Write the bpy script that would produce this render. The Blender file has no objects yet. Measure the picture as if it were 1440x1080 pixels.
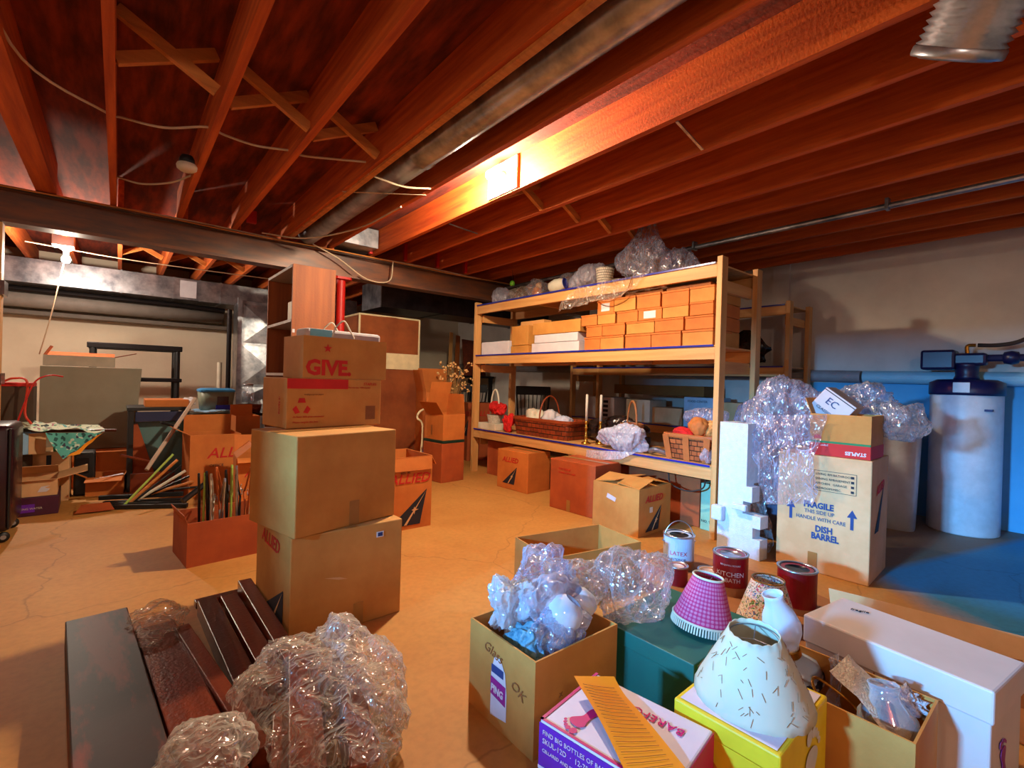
import bpy, bmesh, math, random
from mathutils import Vector, Matrix, noise
C = bpy.context.scene.collection
R = math.radians
rnd = random.Random(7)

# ------------------------------------------------------------------ materials
MATS = {}
def newmat(name):
    m = bpy.data.materials.new(name); m.use_nodes = True
    nt = m.node_tree; nt.nodes.clear()
    out = nt.nodes.new('ShaderNodeOutputMaterial')
    return m, nt, out
def L(nt, a, b): nt.links.new(a, b)
def N(nt, t, **kw):
    n = nt.nodes.new(t)
    for k, v in kw.items():
        if k in n.inputs.keys(): n.inputs[k].default_value = v
        else: setattr(n, k, v)
    return n
def c4(c): return (c[0], c[1], c[2], 1)
def srgb(r, g, b):
    f = lambda v: (v/255/12.92) if v/255 <= .04045 else ((v/255+.055)/1.055)**2.4
    return (f(r), f(g), f(b))
def M(name, col, rough=.6, metal=0, col2=None, scale=(8, 8, 8), detail=4, lo=.35, hi=.65, bump=0, bscale=60, coat=0, emit=0, obj=True):
    """principled surface whose colour wanders between col and col2 by stretched noise"""
    if name in MATS: return MATS[name]
    m, nt, out = newmat(name)
    p = N(nt, 'ShaderNodeBsdfPrincipled', Roughness=rough, Metallic=metal)
    p.inputs['Base Color'].default_value = c4(col)
    tc = N(nt, 'ShaderNodeTexCoord')
    mp = N(nt, 'ShaderNodeMapping'); mp.inputs['Scale'].default_value = scale
    L(nt, tc.outputs['Object'], mp.inputs[0])
    if col2 is None: col2 = tuple(v*.82 for v in col)
    nz = N(nt, 'ShaderNodeTexNoise', Scale=1.0, Detail=float(detail), Roughness=.6)
    L(nt, mp.outputs[0], nz.inputs['Vector'])
    rp = N(nt, 'ShaderNodeValToRGB')
    rp.color_ramp.elements[0].position = lo; rp.color_ramp.elements[0].color = c4(col)
    rp.color_ramp.elements[1].position = hi; rp.color_ramp.elements[1].color = c4(col2)
    L(nt, nz.outputs['Fac'], rp.inputs[0]); L(nt, rp.outputs[0], p.inputs['Base Color'])
    if bump:
        b2 = N(nt, 'ShaderNodeTexNoise', Scale=float(bscale), Detail=3.0)
        L(nt, tc.outputs['Object'], b2.inputs['Vector'])
        bp = N(nt, 'ShaderNodeBump', Strength=bump, Distance=.01)
        L(nt, b2.outputs['Fac'], bp.inputs['Height']); L(nt, bp.outputs[0], p.inputs['Normal'])
    if coat: p.inputs['Coat Weight'].default_value = coat
    if emit:
        p.inputs['Emission Color'].default_value = c4(col); p.inputs['Emission Strength'].default_value = emit
    L(nt, p.outputs[0], out.inputs[0])
    MATS[name] = m; return m
def wood(name, a, b, axis='y', rough=.6, dens=1, coat=0, knots=.0):
    s = {'x': (1.2, 22, 22), 'y': (22, 1.2, 22), 'z': (22, 22, 1.2)}[axis]
    return M(name, a, rough, 0, b, tuple(v*dens for v in s), 6, .3, .7, bump=.15, bscale=70, coat=coat)

def film(name, tint=(.98, .98, 1), gloss=.14, body=.08, bodycol=(.85, .85, .95), rough=.1, scale=6, bump=.6, crease=.8):
    """clear crumpled plastic: see-through film with thin bright creases"""
    m, nt, out = newmat(name)
    tr = N(nt, 'ShaderNodeBsdfTransparent'); tr.inputs[0].default_value = c4(tint)
    df = N(nt, 'ShaderNodeBsdfDiffuse'); df.inputs[0].default_value = c4(bodycol)
    tl = N(nt, 'ShaderNodeBsdfTranslucent'); tl.inputs[0].default_value = c4(bodycol)
    gl = N(nt, 'ShaderNodeBsdfGlossy', Roughness=rough); gl.inputs[0].default_value = (1, 1, 1, 1)
    tc = N(nt, 'ShaderNodeTexCoord')
    def ridge(sc, dist, sharp, off):
        mp = N(nt, 'ShaderNodeMapping'); mp.inputs['Location'].default_value = (off, off*.7, off*.3); mp.inputs['Rotation'].default_value = (off, .4, off*1.7); mp.inputs['Scale'].default_value = (1, 1.9, .8)
        L(nt, tc.outputs['Object'], mp.inputs[0])
        n = N(nt, 'ShaderNodeTexNoise', Scale=float(sc), Detail=1.5, Distortion=float(dist)); L(nt, mp.outputs[0], n.inputs['Vector'])
        s = N(nt, 'ShaderNodeMath', operation='SUBTRACT'); s.inputs[1].default_value = .5; L(nt, n.outputs['Fac'], s.inputs[0])
        ab = N(nt, 'ShaderNodeMath', operation='ABSOLUTE'); L(nt, s.outputs[0], ab.inputs[0])
        mr = N(nt, 'ShaderNodeMapRange'); mr.inputs['From Min'].default_value = 0; mr.inputs['From Max'].default_value = sharp; mr.inputs['To Min'].default_value = 1; mr.inputs['To Max'].default_value = 0
        L(nt, ab.outputs[0], mr.inputs[0]); return mr.outputs[0], ab.outputs[0]
    c1, h1 = ridge(scale, .8, .018, 1.3); c2, h2 = ridge(scale*2.3, .5, .022, 4.1)
    mxm = N(nt, 'ShaderNodeMath', operation='MAXIMUM'); L(nt, c1, mxm.inputs[0]); L(nt, c2, mxm.inputs[1])
    # creases fade in and out over the bag
    nb = N(nt, 'ShaderNodeTexNoise', Scale=float(scale*.9), Detail=2.0); L(nt, tc.outputs['Object'], nb.inputs['Vector'])
    fb = N(nt, 'ShaderNodeMapRange'); fb.inputs['From Min'].default_value = .42; fb.inputs['From Max'].default_value = .62; L(nt, nb.outputs['Fac'], fb.inputs[0])
    cm = N(nt, 'ShaderNodeMath', operation='MULTIPLY'); L(nt, mxm.outputs[0], cm.inputs[0]); L(nt, fb.outputs[0], cm.inputs[1])
    hh = N(nt, 'ShaderNodeMath', operation='ADD'); L(nt, h1, hh.inputs[0]); L(nt, h2, hh.inputs[1])
    bp = N(nt, 'ShaderNodeBump', Strength=bump, Distance=.08); bp.invert = True; L(nt, hh.outputs[0], bp.inputs['Height'])
    for s in (gl, df): L(nt, bp.outputs[0], s.inputs['Normal'])
    m1 = N(nt, 'ShaderNodeMixShader'); m1.inputs[0].default_value = .45
    L(nt, df.outputs[0], m1.inputs[1]); L(nt, tl.outputs[0], m1.inputs[2])
    lw = N(nt, 'ShaderNodeLayerWeight', Blend=.3); L(nt, bp.outputs[0], lw.inputs['Normal'])
    mr = N(nt, 'ShaderNodeMapRange'); mr.inputs['To Min'].default_value = body; mr.inputs['To Max'].default_value = min(1, body+.4)
    L(nt, lw.outputs['Facing'], mr.inputs[0])
    ma = N(nt, 'ShaderNodeMath', operation='MULTIPLY_ADD'); ma.inputs[1].default_value = crease; ma.use_clamp = True; L(nt, cm.outputs[0], ma.inputs[0]); L(nt, mr.outputs[0], ma.inputs[2])
    m2 = N(nt, 'ShaderNodeMixShader'); L(nt, ma.outputs[0], m2.inputs[0]); L(nt, tr.outputs[0], m2.inputs[1]); L(nt, m1.outputs[0], m2.inputs[2])
    m3 = N(nt, 'ShaderNodeMixShader'); m3.inputs[0].default_value = gloss
    L(nt, m2.outputs[0], m3.inputs[1]); L(nt, gl.outputs[0], m3.inputs[2]); L(nt, m3.outputs[0], out.inputs[0])
    MATS[name] = m; return m
def glassmat(name, tint=(.93, .96, 1), gloss=.22, body=.1, bodycol=(.8, .88, 1)):
    m, nt, out = newmat(name)
    tr = N(nt, 'ShaderNodeBsdfTransparent'); tr.inputs[0].default_value = c4(tint)
    gl = N(nt, 'ShaderNodeBsdfGlossy', Roughness=.05)
    df = N(nt, 'ShaderNodeBsdfDiffuse'); df.inputs[0].default_value = c4(bodycol)
    lw = N(nt, 'ShaderNodeLayerWeight', Blend=.3)
    mr = N(nt, 'ShaderNodeMapRange'); mr.inputs['To Min'].default_value = body; mr.inputs['To Max'].default_value = min(.95, body+.5)
    L(nt, lw.outputs['Facing'], mr.inputs[0])
    a = N(nt, 'ShaderNodeMixShader'); L(nt, mr.outputs[0], a.inputs[0]); L(nt, tr.outputs[0], a.inputs[1]); L(nt, df.outputs[0], a.inputs[2])
    b = N(nt, 'ShaderNodeMixShader'); b.inputs[0].default_value = gloss; L(nt, a.outputs[0], b.inputs[1]); L(nt, gl.outputs[0], b.inputs[2])
    L(nt, b.outputs[0], out.inputs[0]); MATS[name] = m; return m
def wicker(name, a, b, sx=60, sy=18):
    m, nt, out = newmat(name)
    p = N(nt, 'ShaderNodeBsdfPrincipled', Roughness=.5)
    uv = N(nt, 'ShaderNodeUVMap')
    br = N(nt, 'ShaderNodeTexBrick', Scale=1.0); br.offset = .5; br.squash = 1
    br.inputs['Color1'].default_value = c4(a); br.inputs['Color2'].default_value = c4(b); br.inputs['Mortar'].default_value = c4(tuple(v*.12 for v in a))
    br.inputs['Mortar Size'].default_value = .06; br.inputs['Mortar Smooth'].default_value = .6
    br.inputs['Brick Width'].default_value = 1.0; br.inputs['Row Height'].default_value = .5
    mp = N(nt, 'ShaderNodeMapping'); mp.inputs['Scale'].default_value = (sx, sy, 1)
    L(nt, uv.outputs[0], mp.inputs[0]); L(nt, mp.outputs[0], br.inputs['Vector'])
    L(nt, br.outputs['Color'], p.inputs['Base Color'])
    bp = N(nt, 'ShaderNodeBump', Strength=.9, Distance=.01); bp.invert = True
    L(nt, br.outputs['Fac'], bp.inputs['Height']); L(nt, bp.outputs[0], p.inputs['Normal'])
    L(nt, p.outputs[0], out.inputs[0]); MATS[name] = m; return m
def dots(name, base, dot, s=(26, 9), r0=.22, ring=True, rand=0.0):
    m, nt, out = newmat(name)
    p = N(nt, 'ShaderNodeBsdfPrincipled', Roughness=.8)
    uv = N(nt, 'ShaderNodeUVMap'); mp = N(nt, 'ShaderNodeMapping'); mp.inputs['Scale'].default_value = (s[0], s[1], 1)
    vo = N(nt, 'ShaderNodeTexVoronoi', Scale=1.0, Randomness=rand); vo.voronoi_dimensions = '2D'
    L(nt, uv.outputs[0], mp.inputs[0]); L(nt, mp.outputs[0], vo.inputs['Vector'])
    rp = N(nt, 'ShaderNodeValToRGB'); rp.color_ramp.interpolation = 'CONSTANT'
    e = rp.color_ramp.elements; e[0].color = c4(dot); e[1].position = r0; e[1].color = c4(base)
    if ring:
        x = rp.color_ramp.elements.new(r0*.45); x.color = c4(base)
        e[0].color = c4(dot); rp.color_ramp.elements[0].color = c4(dot)
        y = rp.color_ramp.elements.new(r0*1.35); y.color = c4(dot); z = rp.color_ramp.elements.new(r0*1.65); z.color = c4(base)
    L(nt, vo.outputs['Distance'], rp.inputs[0]); L(nt, rp.outputs[0], p.inputs['Base Color'])
    L(nt, p.outputs[0], out.inputs[0]); MATS[name] = m; return m
def floral(name, base, cols, scale=9):
    m, nt, out = newmat(name)
    p = N(nt, 'ShaderNodeBsdfPrincipled', Roughness=.8)
    tc = N(nt, 'ShaderNodeTexCoord')
    nz = N(nt, 'ShaderNodeTexNoise', Scale=float(scale*.8), Detail=1.0)
    ad = N(nt, 'ShaderNodeVectorMath', operation='MULTIPLY_ADD'); ad.inputs[1].default_value = (.08, .08, .08)
    L(nt, tc.outputs['Object'], nz.inputs['Vector']); L(nt, nz.outputs['Color'], ad.inputs[0]); L(nt, tc.outputs['Object'], ad.inputs[2])
    vo = N(nt, 'ShaderNodeTexVoronoi', Scale=float(scale)); L(nt, ad.outputs[0], vo.inputs['Vector'])
    pal = N(nt, 'ShaderNodeValToRGB'); pal.color_ramp.interpolation = 'CONSTANT'
    sp = N(nt, 'ShaderNodeSeparateColor'); L(nt, vo.outputs['Color'], sp.inputs[0]); L(nt, sp.outputs[0], pal.inputs[0])
    e = pal.color_ramp.elements; e[0].color = c4(cols[0]); e[1].position = 1/len(cols); e[1].color = c4(cols[1])
    for i in range(2, len(cols)):
        q = e.new(i/len(cols)); q.color = c4(cols[i])
    mask = N(nt, 'ShaderNodeValToRGB'); mask.color_ramp.interpolation = 'CONSTANT'
    mask.color_ramp.elements[0].color = (1, 1, 1, 1); mask.color_ramp.elements[1].position = .42; mask.color_ramp.elements[1].color = (0, 0, 0, 1)
    L(nt, vo.outputs['Distance'], mask.inputs[0])
    mx = N(nt, 'ShaderNodeMix', data_type='RGBA'); L(nt, mask.outputs[0], mx.inputs[0]); mx.inputs[6].default_value = c4(base); L(nt, pal.outputs[0], mx.inputs[7])
    L(nt, mx.outputs[2], p.inputs['Base Color']); L(nt, p.outputs[0], out.inputs[0]); MATS[name] = m; return m

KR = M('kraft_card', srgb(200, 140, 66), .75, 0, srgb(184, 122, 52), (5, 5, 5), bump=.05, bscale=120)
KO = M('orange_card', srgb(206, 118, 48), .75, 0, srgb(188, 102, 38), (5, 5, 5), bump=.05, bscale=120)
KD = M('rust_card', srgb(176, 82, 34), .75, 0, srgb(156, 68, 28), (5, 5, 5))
KP = M('pale_card', srgb(222, 176, 128), .75, 0, srgb(206, 156, 106), (4, 4, 4), bump=.05, bscale=120)
KI = M('inner_card', srgb(150, 92, 44), .8, 0, srgb(120, 70, 32))
TAPE = M('packing_tape', srgb(160, 112, 56), .3, 0, srgb(150, 104, 50), coat=.4)
INK = M('dark_ink', srgb(26, 28, 44), .7)
REDINK = M('red_ink', srgb(200, 30, 24), .7, 0, srgb(190, 26, 20))
BLUEINK = M('blue_ink', srgb(30, 60, 120), .7)
WHITE = M('white_card', srgb(214, 208, 214), .6, 0, srgb(202, 196, 204))
OFFW = M('off_white', srgb(222, 212, 190), .6)
BLACK = M('black_plastic', srgb(16, 15, 18), .55)
DKMET = M('dark_metal', srgb(40, 36, 38), .35, .7)
GALV = M('galvanised', srgb(190, 192, 200), .32, .85, srgb(120, 124, 134), (6, 6, 6), bump=.1, bscale=25)
STEEL = M('beam_steel', srgb(126, 74, 44), .42, .1, srgb(84, 58, 50), (3, 14, 14))
JOIST = wood('joist_wood', srgb(222, 108, 32), srgb(160, 60, 16), 'y', .75)
DECK = M('deck_plywood', srgb(146, 52, 18), .95, 0, srgb(84, 26, 10), (14, 2.2, 5), 7, .35, .62, bump=.2, bscale=40)
BRACE = wood('brace_wood', srgb(214, 138, 66), srgb(170, 96, 40), 'x', .6)
PINE = wood('pine_y', srgb(222, 168, 104), srgb(196, 134, 72), 'y', .55)
PINEX = wood('pine_x', srgb(222, 168, 104), srgb(196, 134, 72), 'x', .55)
PINEZ = wood('pine_z', srgb(222, 168, 104), srgb(196, 134, 72), 'z', .55)
MAHOG = wood('mahogany', srgb(84, 28, 16), srgb(48, 14, 8), 'y', .3, coat=.4)
MAHOG2 = wood('red_mahogany', srgb(128, 52, 24), srgb(88, 30, 14), 'y', .3, coat=.3)
OAK = wood('oak_veneer', srgb(172, 92, 30), srgb(118, 54, 14), 'z', .6, dens=.5)
BLUEP = M('blue_film', srgb(30, 40, 150), .3)
REDP = M('red_paint', srgb(200, 24, 14), .5)
CABLE = M('cable_white', srgb(205, 180, 150), .5)
CABLED = M('cable_dark', srgb(50, 34, 26), .5)
ORANGEC = M('cord_orange', srgb(226, 62, 30), .5)
PLAST = film('clear_plastic', body=.08, gloss=.17)
PLASTB = film('clear_plastic_blue', (.95, .96, 1), .18, .16, (.70, .74, 1))
PLASTL = film('clear_plastic_thin', (.98, .95, .9), .14, .05, (.95, .85, .75))
PLASTM = film('milky_plastic', (.9, .9, .98), .10, .42, (.80, .78, .92))
GLASS = glassmat('clear_glass')
FROST = glassmat('frosted_glass', (.9, .93, 1), .12, .62, (.84, .88, 1))
WICK = wicker('wicker_red', srgb(150, 62, 28), srgb(110, 42, 20), 44, 12)
WICK2 = wicker('wicker_tan', srgb(176, 96, 46), srgb(140, 70, 32), 30, 9)
WHITEW = wicker('wicker_white', srgb(232, 222, 205), srgb(214, 200, 184), 26, 10)

# ------------------------------------------------------------------ builders
def obj(name, bm, mat, parent=None, smooth=False, loc=None, rot=None, kind=None, label=None):
    me = bpy.data.meshes.new(name); bm.to_mesh(me); bm.free()
    for m in (mat if isinstance(mat, (list, tuple)) else [mat]): me.materials.append(m)
    if smooth:
        for p in me.polygons: p.use_smooth = True
    o = bpy.data.objects.new(name, me); C.objects.link(o)
    if loc: o.location = loc
    if rot: o.rotation_euler = rot
    if parent: o.parent = parent
    if kind: o['kind'] = kind
    if label: o['label'] = label
    return o
def tag(o, label, cat, group=None):
    o['label'] = label; o['category'] = cat
    if group: o['group'] = group
    return o
def E(name, label, cat, loc=(0, 0, 0), rz=0, group=None, rot=None):
    o = bpy.data.objects.new(name, None); o.empty_display_size = .05; C.objects.link(o)
    o.location = loc; o.rotation_euler = rot if rot else (0, 0, R(rz))
    return tag(o, label, cat, group)
def S(name, bm, mat, smooth=False):
    return obj(name, bm, mat, smooth=smooth, kind='structure')
def B(): return bmesh.new()
def bx(bm, x0, x1, y0, y1, z0, z1, bev=0, mi=0):
    vs = [bm.verts.new(p) for p in ((x0, y0, z0), (x1, y0, z0), (x1, y1, z0), (x0, y1, z0), (x0, y0, z1), (x1, y0, z1), (x1, y1, z1), (x0, y1, z1))]
    fs = [bm.faces.new([vs[i] for i in f]) for f in ((3, 2, 1, 0), (4, 5, 6, 7), (0, 1, 5, 4), (1, 2, 6, 5), (2, 3, 7, 6), (3, 0, 4, 7))]
    for f in fs: f.material_index = mi
    if bev:
        es = list({e for f in fs for e in f.edges})
        bmesh.ops.bevel(bm, geom=es, offset=bev, segments=2, affect='EDGES', profile=.5)
    return bm
def bar(bm, a, b, w, h, up=(0, 0, 1)):
    """square bar from a to b, w sideways, h along up"""
    a, b = Vector(a), Vector(b); d = (b-a); l = d.length; d.normalize()
    s = d.cross(Vector(up))
    if s.length < 1e-4: s = d.cross(Vector((1, 0, 0)))
    s.normalize(); u = s.cross(d)
    vs = []
    for t in (a, b):
        for i, j in ((-1, -1), (1, -1), (1, 1), (-1, 1)): vs.append(bm.verts.new(t+s*(i*w/2)+u*(j*h/2)))
    for f in ((3, 2, 1, 0), (4, 5, 6, 7), (0, 1, 5, 4), (1, 2, 6, 5), (2, 3, 7, 6), (3, 0, 4, 7)): bm.faces.new([vs[i] for i in f])
    return bm
def catmull(pts, n=6):
    P = [Vector(p) for p in pts]; out = []
    if len(P) < 3: return P
    Q = [P[0]*2-P[1]]+P+[P[-1]*2-P[-2]]
    for i in range(1, len(Q)-2):
        for k in range(n):
            t = k/n; a, b, c, d = Q[i-1], Q[i], Q[i+1], Q[i+2]
            out.append(.5*((2*b)+(c-a)*t+(2*a-5*b+4*c-d)*t*t+(3*b-a-3*c+d)*t**3))
    return out+[P[-1]]
def tube(bm, pts, r, seg=8, smooth=True, caps=True):
    P = catmull(pts) if smooth else [Vector(p) for p in pts]
    rings = []; prev = None
    for i, p in enumerate(P):
        d = (P[min(i+1, len(P)-1)]-P[max(i-1, 0)]).normalized()
        if prev is None:
            s = d.cross(Vector((0, 0, 1)))
            if s.length < 1e-3: s = d.cross(Vector((1, 0, 0)))
        else: s = prev-d*prev.dot(d)
        s.normalize(); prev = s; u = d.cross(s)
        rr = r(i/(len(P)-1)) if callable(r) else r
        rings.append([bm.verts.new(p+s*math.cos(2*math.pi*k/seg)*rr+u*math.sin(2*math.pi*k/seg)*rr) for k in range(seg)])
    for a, b in zip(rings, rings[1:]):
        for k in range(seg): bm.faces.new((a[k], a[(k+1) % seg], b[(k+1) % seg], b[k]))
    if caps: bm.faces.new(rings[0][::-1]); bm.faces.new(rings[-1])
    return bm
def lathe(bm, prof, seg=32, c=(0, 0, 0), expo=2, ax=1, ay=1, wob=None):
    """profile [(r,z)...]; expo>2 gives a rounded-rectangle section; uv = (turn, running height)"""
    uvl = bm.loops.layers.uv.verify(); rings = []; hs = [0]
    for i in range(1, len(prof)): hs.append(hs[-1]+math.dist(prof[i], prof[i-1]))
    tot = hs[-1] or 1
    for i, (r, z) in enumerate(prof):
        ring = []
        for k in range(seg):
            t = 2*math.pi*k/seg; ct, st = math.cos(t), math.sin(t)
            f = (abs(ct)**expo+abs(st)**expo)**(-1/expo)
            rr = r*f*(wob(t, i) if wob else 1)
            ring.append(bm.verts.new((c[0]+ct*rr*ax, c[1]+st*rr*ay, c[2]+z)))
        rings.append(ring)
    for i, (a, b) in enumerate(zip(rings, rings[1:])):
        for k in range(seg):
            f = bm.faces.new((a[k], a[(k+1) % seg], b[(k+1) % seg], b[k]))
            for lp, (u, v) in zip(f.loops, ((k/seg, hs[i]/tot), ((k+1)/seg, hs[i]/tot), ((k+1)/seg, hs[i+1]/tot), (k/seg, hs[i+1]/tot))): lp[uvl].uv = (u, v)
    if prof[0][0] > 1e-4: bm.faces.new(rings[0][::-1])
    return bm
def disc(bm, c, r, seg=24, ax=1, ay=1):
    bm.faces.new([bm.verts.new((c[0]+math.cos(2*math.pi*k/seg)*r*ax, c[1]+math.sin(2*math.pi*k/seg)*r*ay, c[2])) for k in range(seg)]); return bm
def crumple(bm, c, r, seed=1, amp=.35, sub=4, freq=2.6, flat=.75):
    """a scrunched bag: sphere pushed into facets and folds"""
    n0 = len(bm.verts)
    g = bmesh.ops.create_icosphere(bm, subdivisions=sub, radius=1)
    off = Vector((seed*3.7, seed*1.3, seed*5.1))
    for v in g['verts']:
        n = v.co.normalized(); q = n*freq+off
        st = Vector((n.x*1.1, n.y*1.9, n.z*.7))*freq+off
        k = 1+amp*(noise.noise(q*.45)*.9-.15)-amp*.8*abs(noise.noise(st*.7))-amp*.22*abs(noise.noise(st*1.8))-amp*.06*abs(noise.noise(q*3.5))
        p = Vector((n.x*r[0]*k, n.y*r[1]*k, n.z*r[2]*k))
        if p.z < -r[2]*flat: p.z = -r[2]*flat
        v.co = Vector(c)+p
    return bm
def sheet(bm, c00, c10, c11, c01, nu=40, nv=40, amp=.03, seed=1, freq=9, sag=0, edge=.5):
    """a crumpled sheet spanned between four corners"""
    c00, c10, c11, c01 = map(Vector, (c00, c10, c11, c01)); off = Vector((seed*2.3, seed*7.1, seed))
    nrm = (c10-c00).cross(c01-c00).normalized(); G = []
    uvl = bm.loops.layers.uv.verify()
    for j in range(nv+1):
        row = []
        for i in range(nu+1):
            u, v = i/nu, j/nv
            p = (c00*(1-u)+c10*u)*(1-v)+(c01*(1-u)+c11*u)*v
            q = p*freq+off
            d = noise.voronoi(q)[0]
            w = amp*(2.2*(d[0]-.4)+1.2*noise.noise(q*.5)+.5*abs(noise.noise(q*2.5)))
            p = p+nrm*w+Vector((0, 0, -sag*4*u*(1-u)))
            p += Vector((noise.noise(q*.7), noise.noise(q*.7+Vector((9, 0, 0))), 0))*amp*edge*2
            row.append(bm.verts.new(p))
        G.append(row)
    for j in range(nv):
        for i in range(nu):
            f = bm.faces.new((G[j][i], G[j][i+1], G[j+1][i+1], G[j+1][i]))
            for lp, (a, b) in zip(f.loops, ((i, j), (i+1, j), (i+1, j+1), (i, j+1))): lp[uvl].uv = (a/nu, b/nv)
    return bm
def poly(bm, pts, t=.004, axis=2):
    """prism of a polygon [(a,b)] of thickness t along axis"""
    def P(a, b, s): return {2: (a, b, s), 1: (a, s, b), 0: (s, a, b)}[axis]
    lo = [bm.verts.new(P(a, b, 0)) for a, b in pts]; hi = [bm.verts.new(P(a, b, t)) for a, b in pts]
    bm.faces.new(lo); bm.faces.new(hi[::-1])
    for i in range(len(pts)): j = (i+1) % len(pts); bm.faces.new((lo[j], lo[i], hi[i], hi[j]))
    bmesh.ops.recalc_face_normals(bm, faces=bm.faces[:]); return bm

# faces of a box (w,d,h): matrix that maps (u right, v up, n out) as someone looking at that face sees it
def facemat(face, dims):
    w, d, h = dims
    X, Y, Z = Vector((1, 0, 0)), Vector((0, 1, 0)), Vector((0, 0, 1))
    o, u, v = {'F': ((0, 0, 0), X, Z), 'L': ((0, d, 0), -Y, Z), 'R': ((w, 0, 0), Y, Z), 'K': ((w, d, 0), -X, Z), 'T': ((0, 0, h), X, Y)}[face]
    n = u.cross(v)
    m = Matrix((u, v, n)).transposed().to_4x4(); m.translation = Vector(o); return m
def text(parent, s, face, u, v, size, mat, xs=1.0, rot=0, shear=0, name='lettering', align='LEFT', space=1.0, lift=.0025, bold=.0):
    cu = bpy.data.curves.new('t', 'FONT'); cu.body = s; cu.size = size; cu.shear = shear; cu.align_x = align; cu.space_character = space
    cu.resolution_u = 2; cu.offset = bold; cu.extrude = .0006
    to = bpy.data.objects.new('t', cu); C.objects.link(to)
    dg = bpy.context.evaluated_depsgraph_get()
    me = bpy.data.meshes.new_from_object(to.evaluated_get(dg)); bpy.data.objects.remove(to)
    me.name = name; me.materials.clear(); me.materials.append(mat)
    o = bpy.data.objects.new(name, me); C.objects.link(o); o.parent = parent
    m = facemat(face, parent['dims']) @ Matrix.Translation((u, v, lift)) @ Matrix.Rotation(R(rot), 4, 'Z') @ Matrix.Diagonal((xs, 1, 1, 1))
    o.matrix_local = m; return o
def decal(parent, face, pts, mat, name='printed_patch', lift=.0015, label=None):
    bm = B(); lo = [bm.verts.new((a, b, 0)) for a, b in pts]; bm.faces.new(lo)
    if bm.faces[:][0].normal.z < 0: bmesh.ops.reverse_faces(bm, faces=bm.faces[:])
    r = bmesh.ops.extrude_face_region(bm, geom=bm.faces[:]); bmesh.ops.translate(bm, verts=[g for g in r['geom'] if isinstance(g, bmesh.types.BMVert)], vec=(0, 0, .0008))
    o = obj(name, bm, mat, parent, label=label); o.matrix_local = facemat(face, parent['dims']) @ Matrix.Translation((0, 0, lift)); return o
def rect(a, b, c, d): return [(a, c), (b, c), (b, d), (a, d)]
def carton(label, x, y, z, rz, w, d, h, mat=None, open_=False, flaps=(), name='cardboard_box', cat='box', group=None, tape=True, inner=None, tilt=None, fmat=None, floorz=.004):
    mat = mat or KR
    rot = (R(tilt[0]), R(tilt[1]), R(rz)) if tilt else None
    e = E(name, label, cat, (x, y, z), rz, group, rot); e['dims'] = (w, d, h)
    bm = B()
    if open_:
        t = .006
        bx(bm, 0, w, 0, t, 0, h); bx(bm, 0, w, d-t, d, 0, h); bx(bm, 0, t, t, d-t, 0, h); bx(bm, w-t, w, t, d-t, 0, h); bx(bm, t, w-t, t, d-t, 0, floorz)
    else: bx(bm, 0, w, 0, d, 0, h, bev=min(.005, w/8, h/8))
    obj('body', bm, mat, e)
    if not open_ and tape:
        decal(e, 'T', rect(w/2-.025 if w < d else 0, w/2+.025 if w < d else w, 0 if w < d else d/2-.025, d if w < d else d/2+.025), TAPE, 'tape')
    for fl in flaps:
        side, ang, ln = fl[:3]
        L_ = w if side in 'FK' else d
        bm = B(); ww = L_-.012
        bx(bm, -ww/2, ww/2, -.002, .002, 0, ln)
        if len(fl) > 3:      # bend the flap tip
            for vv in bm.verts:
                if vv.co.z > .5*ln: vv.co.x *= fl[3]
        o = obj('flap', bm, fmat or mat, e)
        base = {'F': ((w/2, .003, h), 0), 'R': ((w-.003, d/2, h), 90), 'K': ((w/2, d-.003, h), 180), 'L': ((.003, d/2, h), 270)}[side]
        o.matrix_local = Matrix.Translation(base[0]) @ Matrix.Rotation(R(base[1]), 4, 'Z') @ Matrix.Rotation(R(ang), 4, 'X')
    return e
def allied(e, face, u, v, s, txt='ALLIED', full=True, road=True, tu=None, tv=None):
    """red slanted mover's name above a dark road triangle"""
    text(e, txt, face, u if tu is None else tu, v if tv is None else tv, s, REDINK, 1.05, 0, .25, 'lettering', bold=.001)
    if road:
        a = s*2.6; x0, y0 = u+s*.1, v-s*3.1
        decal(e, face, [(x0, y0), (x0+a*.95, y0), (x0+a*1.15, y0+a*.98)], INK, 'road_emblem')
        decal(e, face, [(x0+a*.45, y0+.004), (x0+a*.53, y0+.004), (x0+a*1.12, y0+a*.92)], KP, 'road_emblem', .0035)
        cx, cy, q = x0+a*.76, y0+a*.42, a*.09
        decal(e, face, [(cx-q, cy), (cx-q*.3, cy-q*.3), (cx, cy-q*1.5), (cx+q*.3, cy-q*.3), (cx+q*1.5, cy), (cx+q*.3, cy+q*.3), (cx, cy+q), (cx-q*.3, cy+q*.3)], KP, 'road_emblem', .0045)

# ------------------------------------------------------------------ camera (eye 1.1 m, facing 39.5 deg right of +Y, rolled 1.6 deg)
yaw, pit, roll = .68871, -.0036579, .028657
fw = Vector((math.sin(yaw)*math.cos(pit), math.cos(yaw)*math.cos(pit), math.sin(pit)))
r_ = Vector((math.cos(yaw), -math.sin(yaw), 0)); u_ = r_.cross(fw)
rr = r_*math.cos(roll)+u_*math.sin(roll); uu = -r_*math.sin(roll)+u_*math.cos(roll)
cam = bpy.data.objects.new('camera', bpy.data.cameras.new('camera')); C.objects.link(cam)
cam.data.sensor_width = 36; cam.data.lens = 36*673.4/1440; cam.data.clip_start = .02
mw = Matrix((rr, uu, -fw)).transposed().to_4x4(); mw.translation = (0, 0, 1.1); cam.matrix_world = mw
bpy.context.scene.camera = cam

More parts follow.
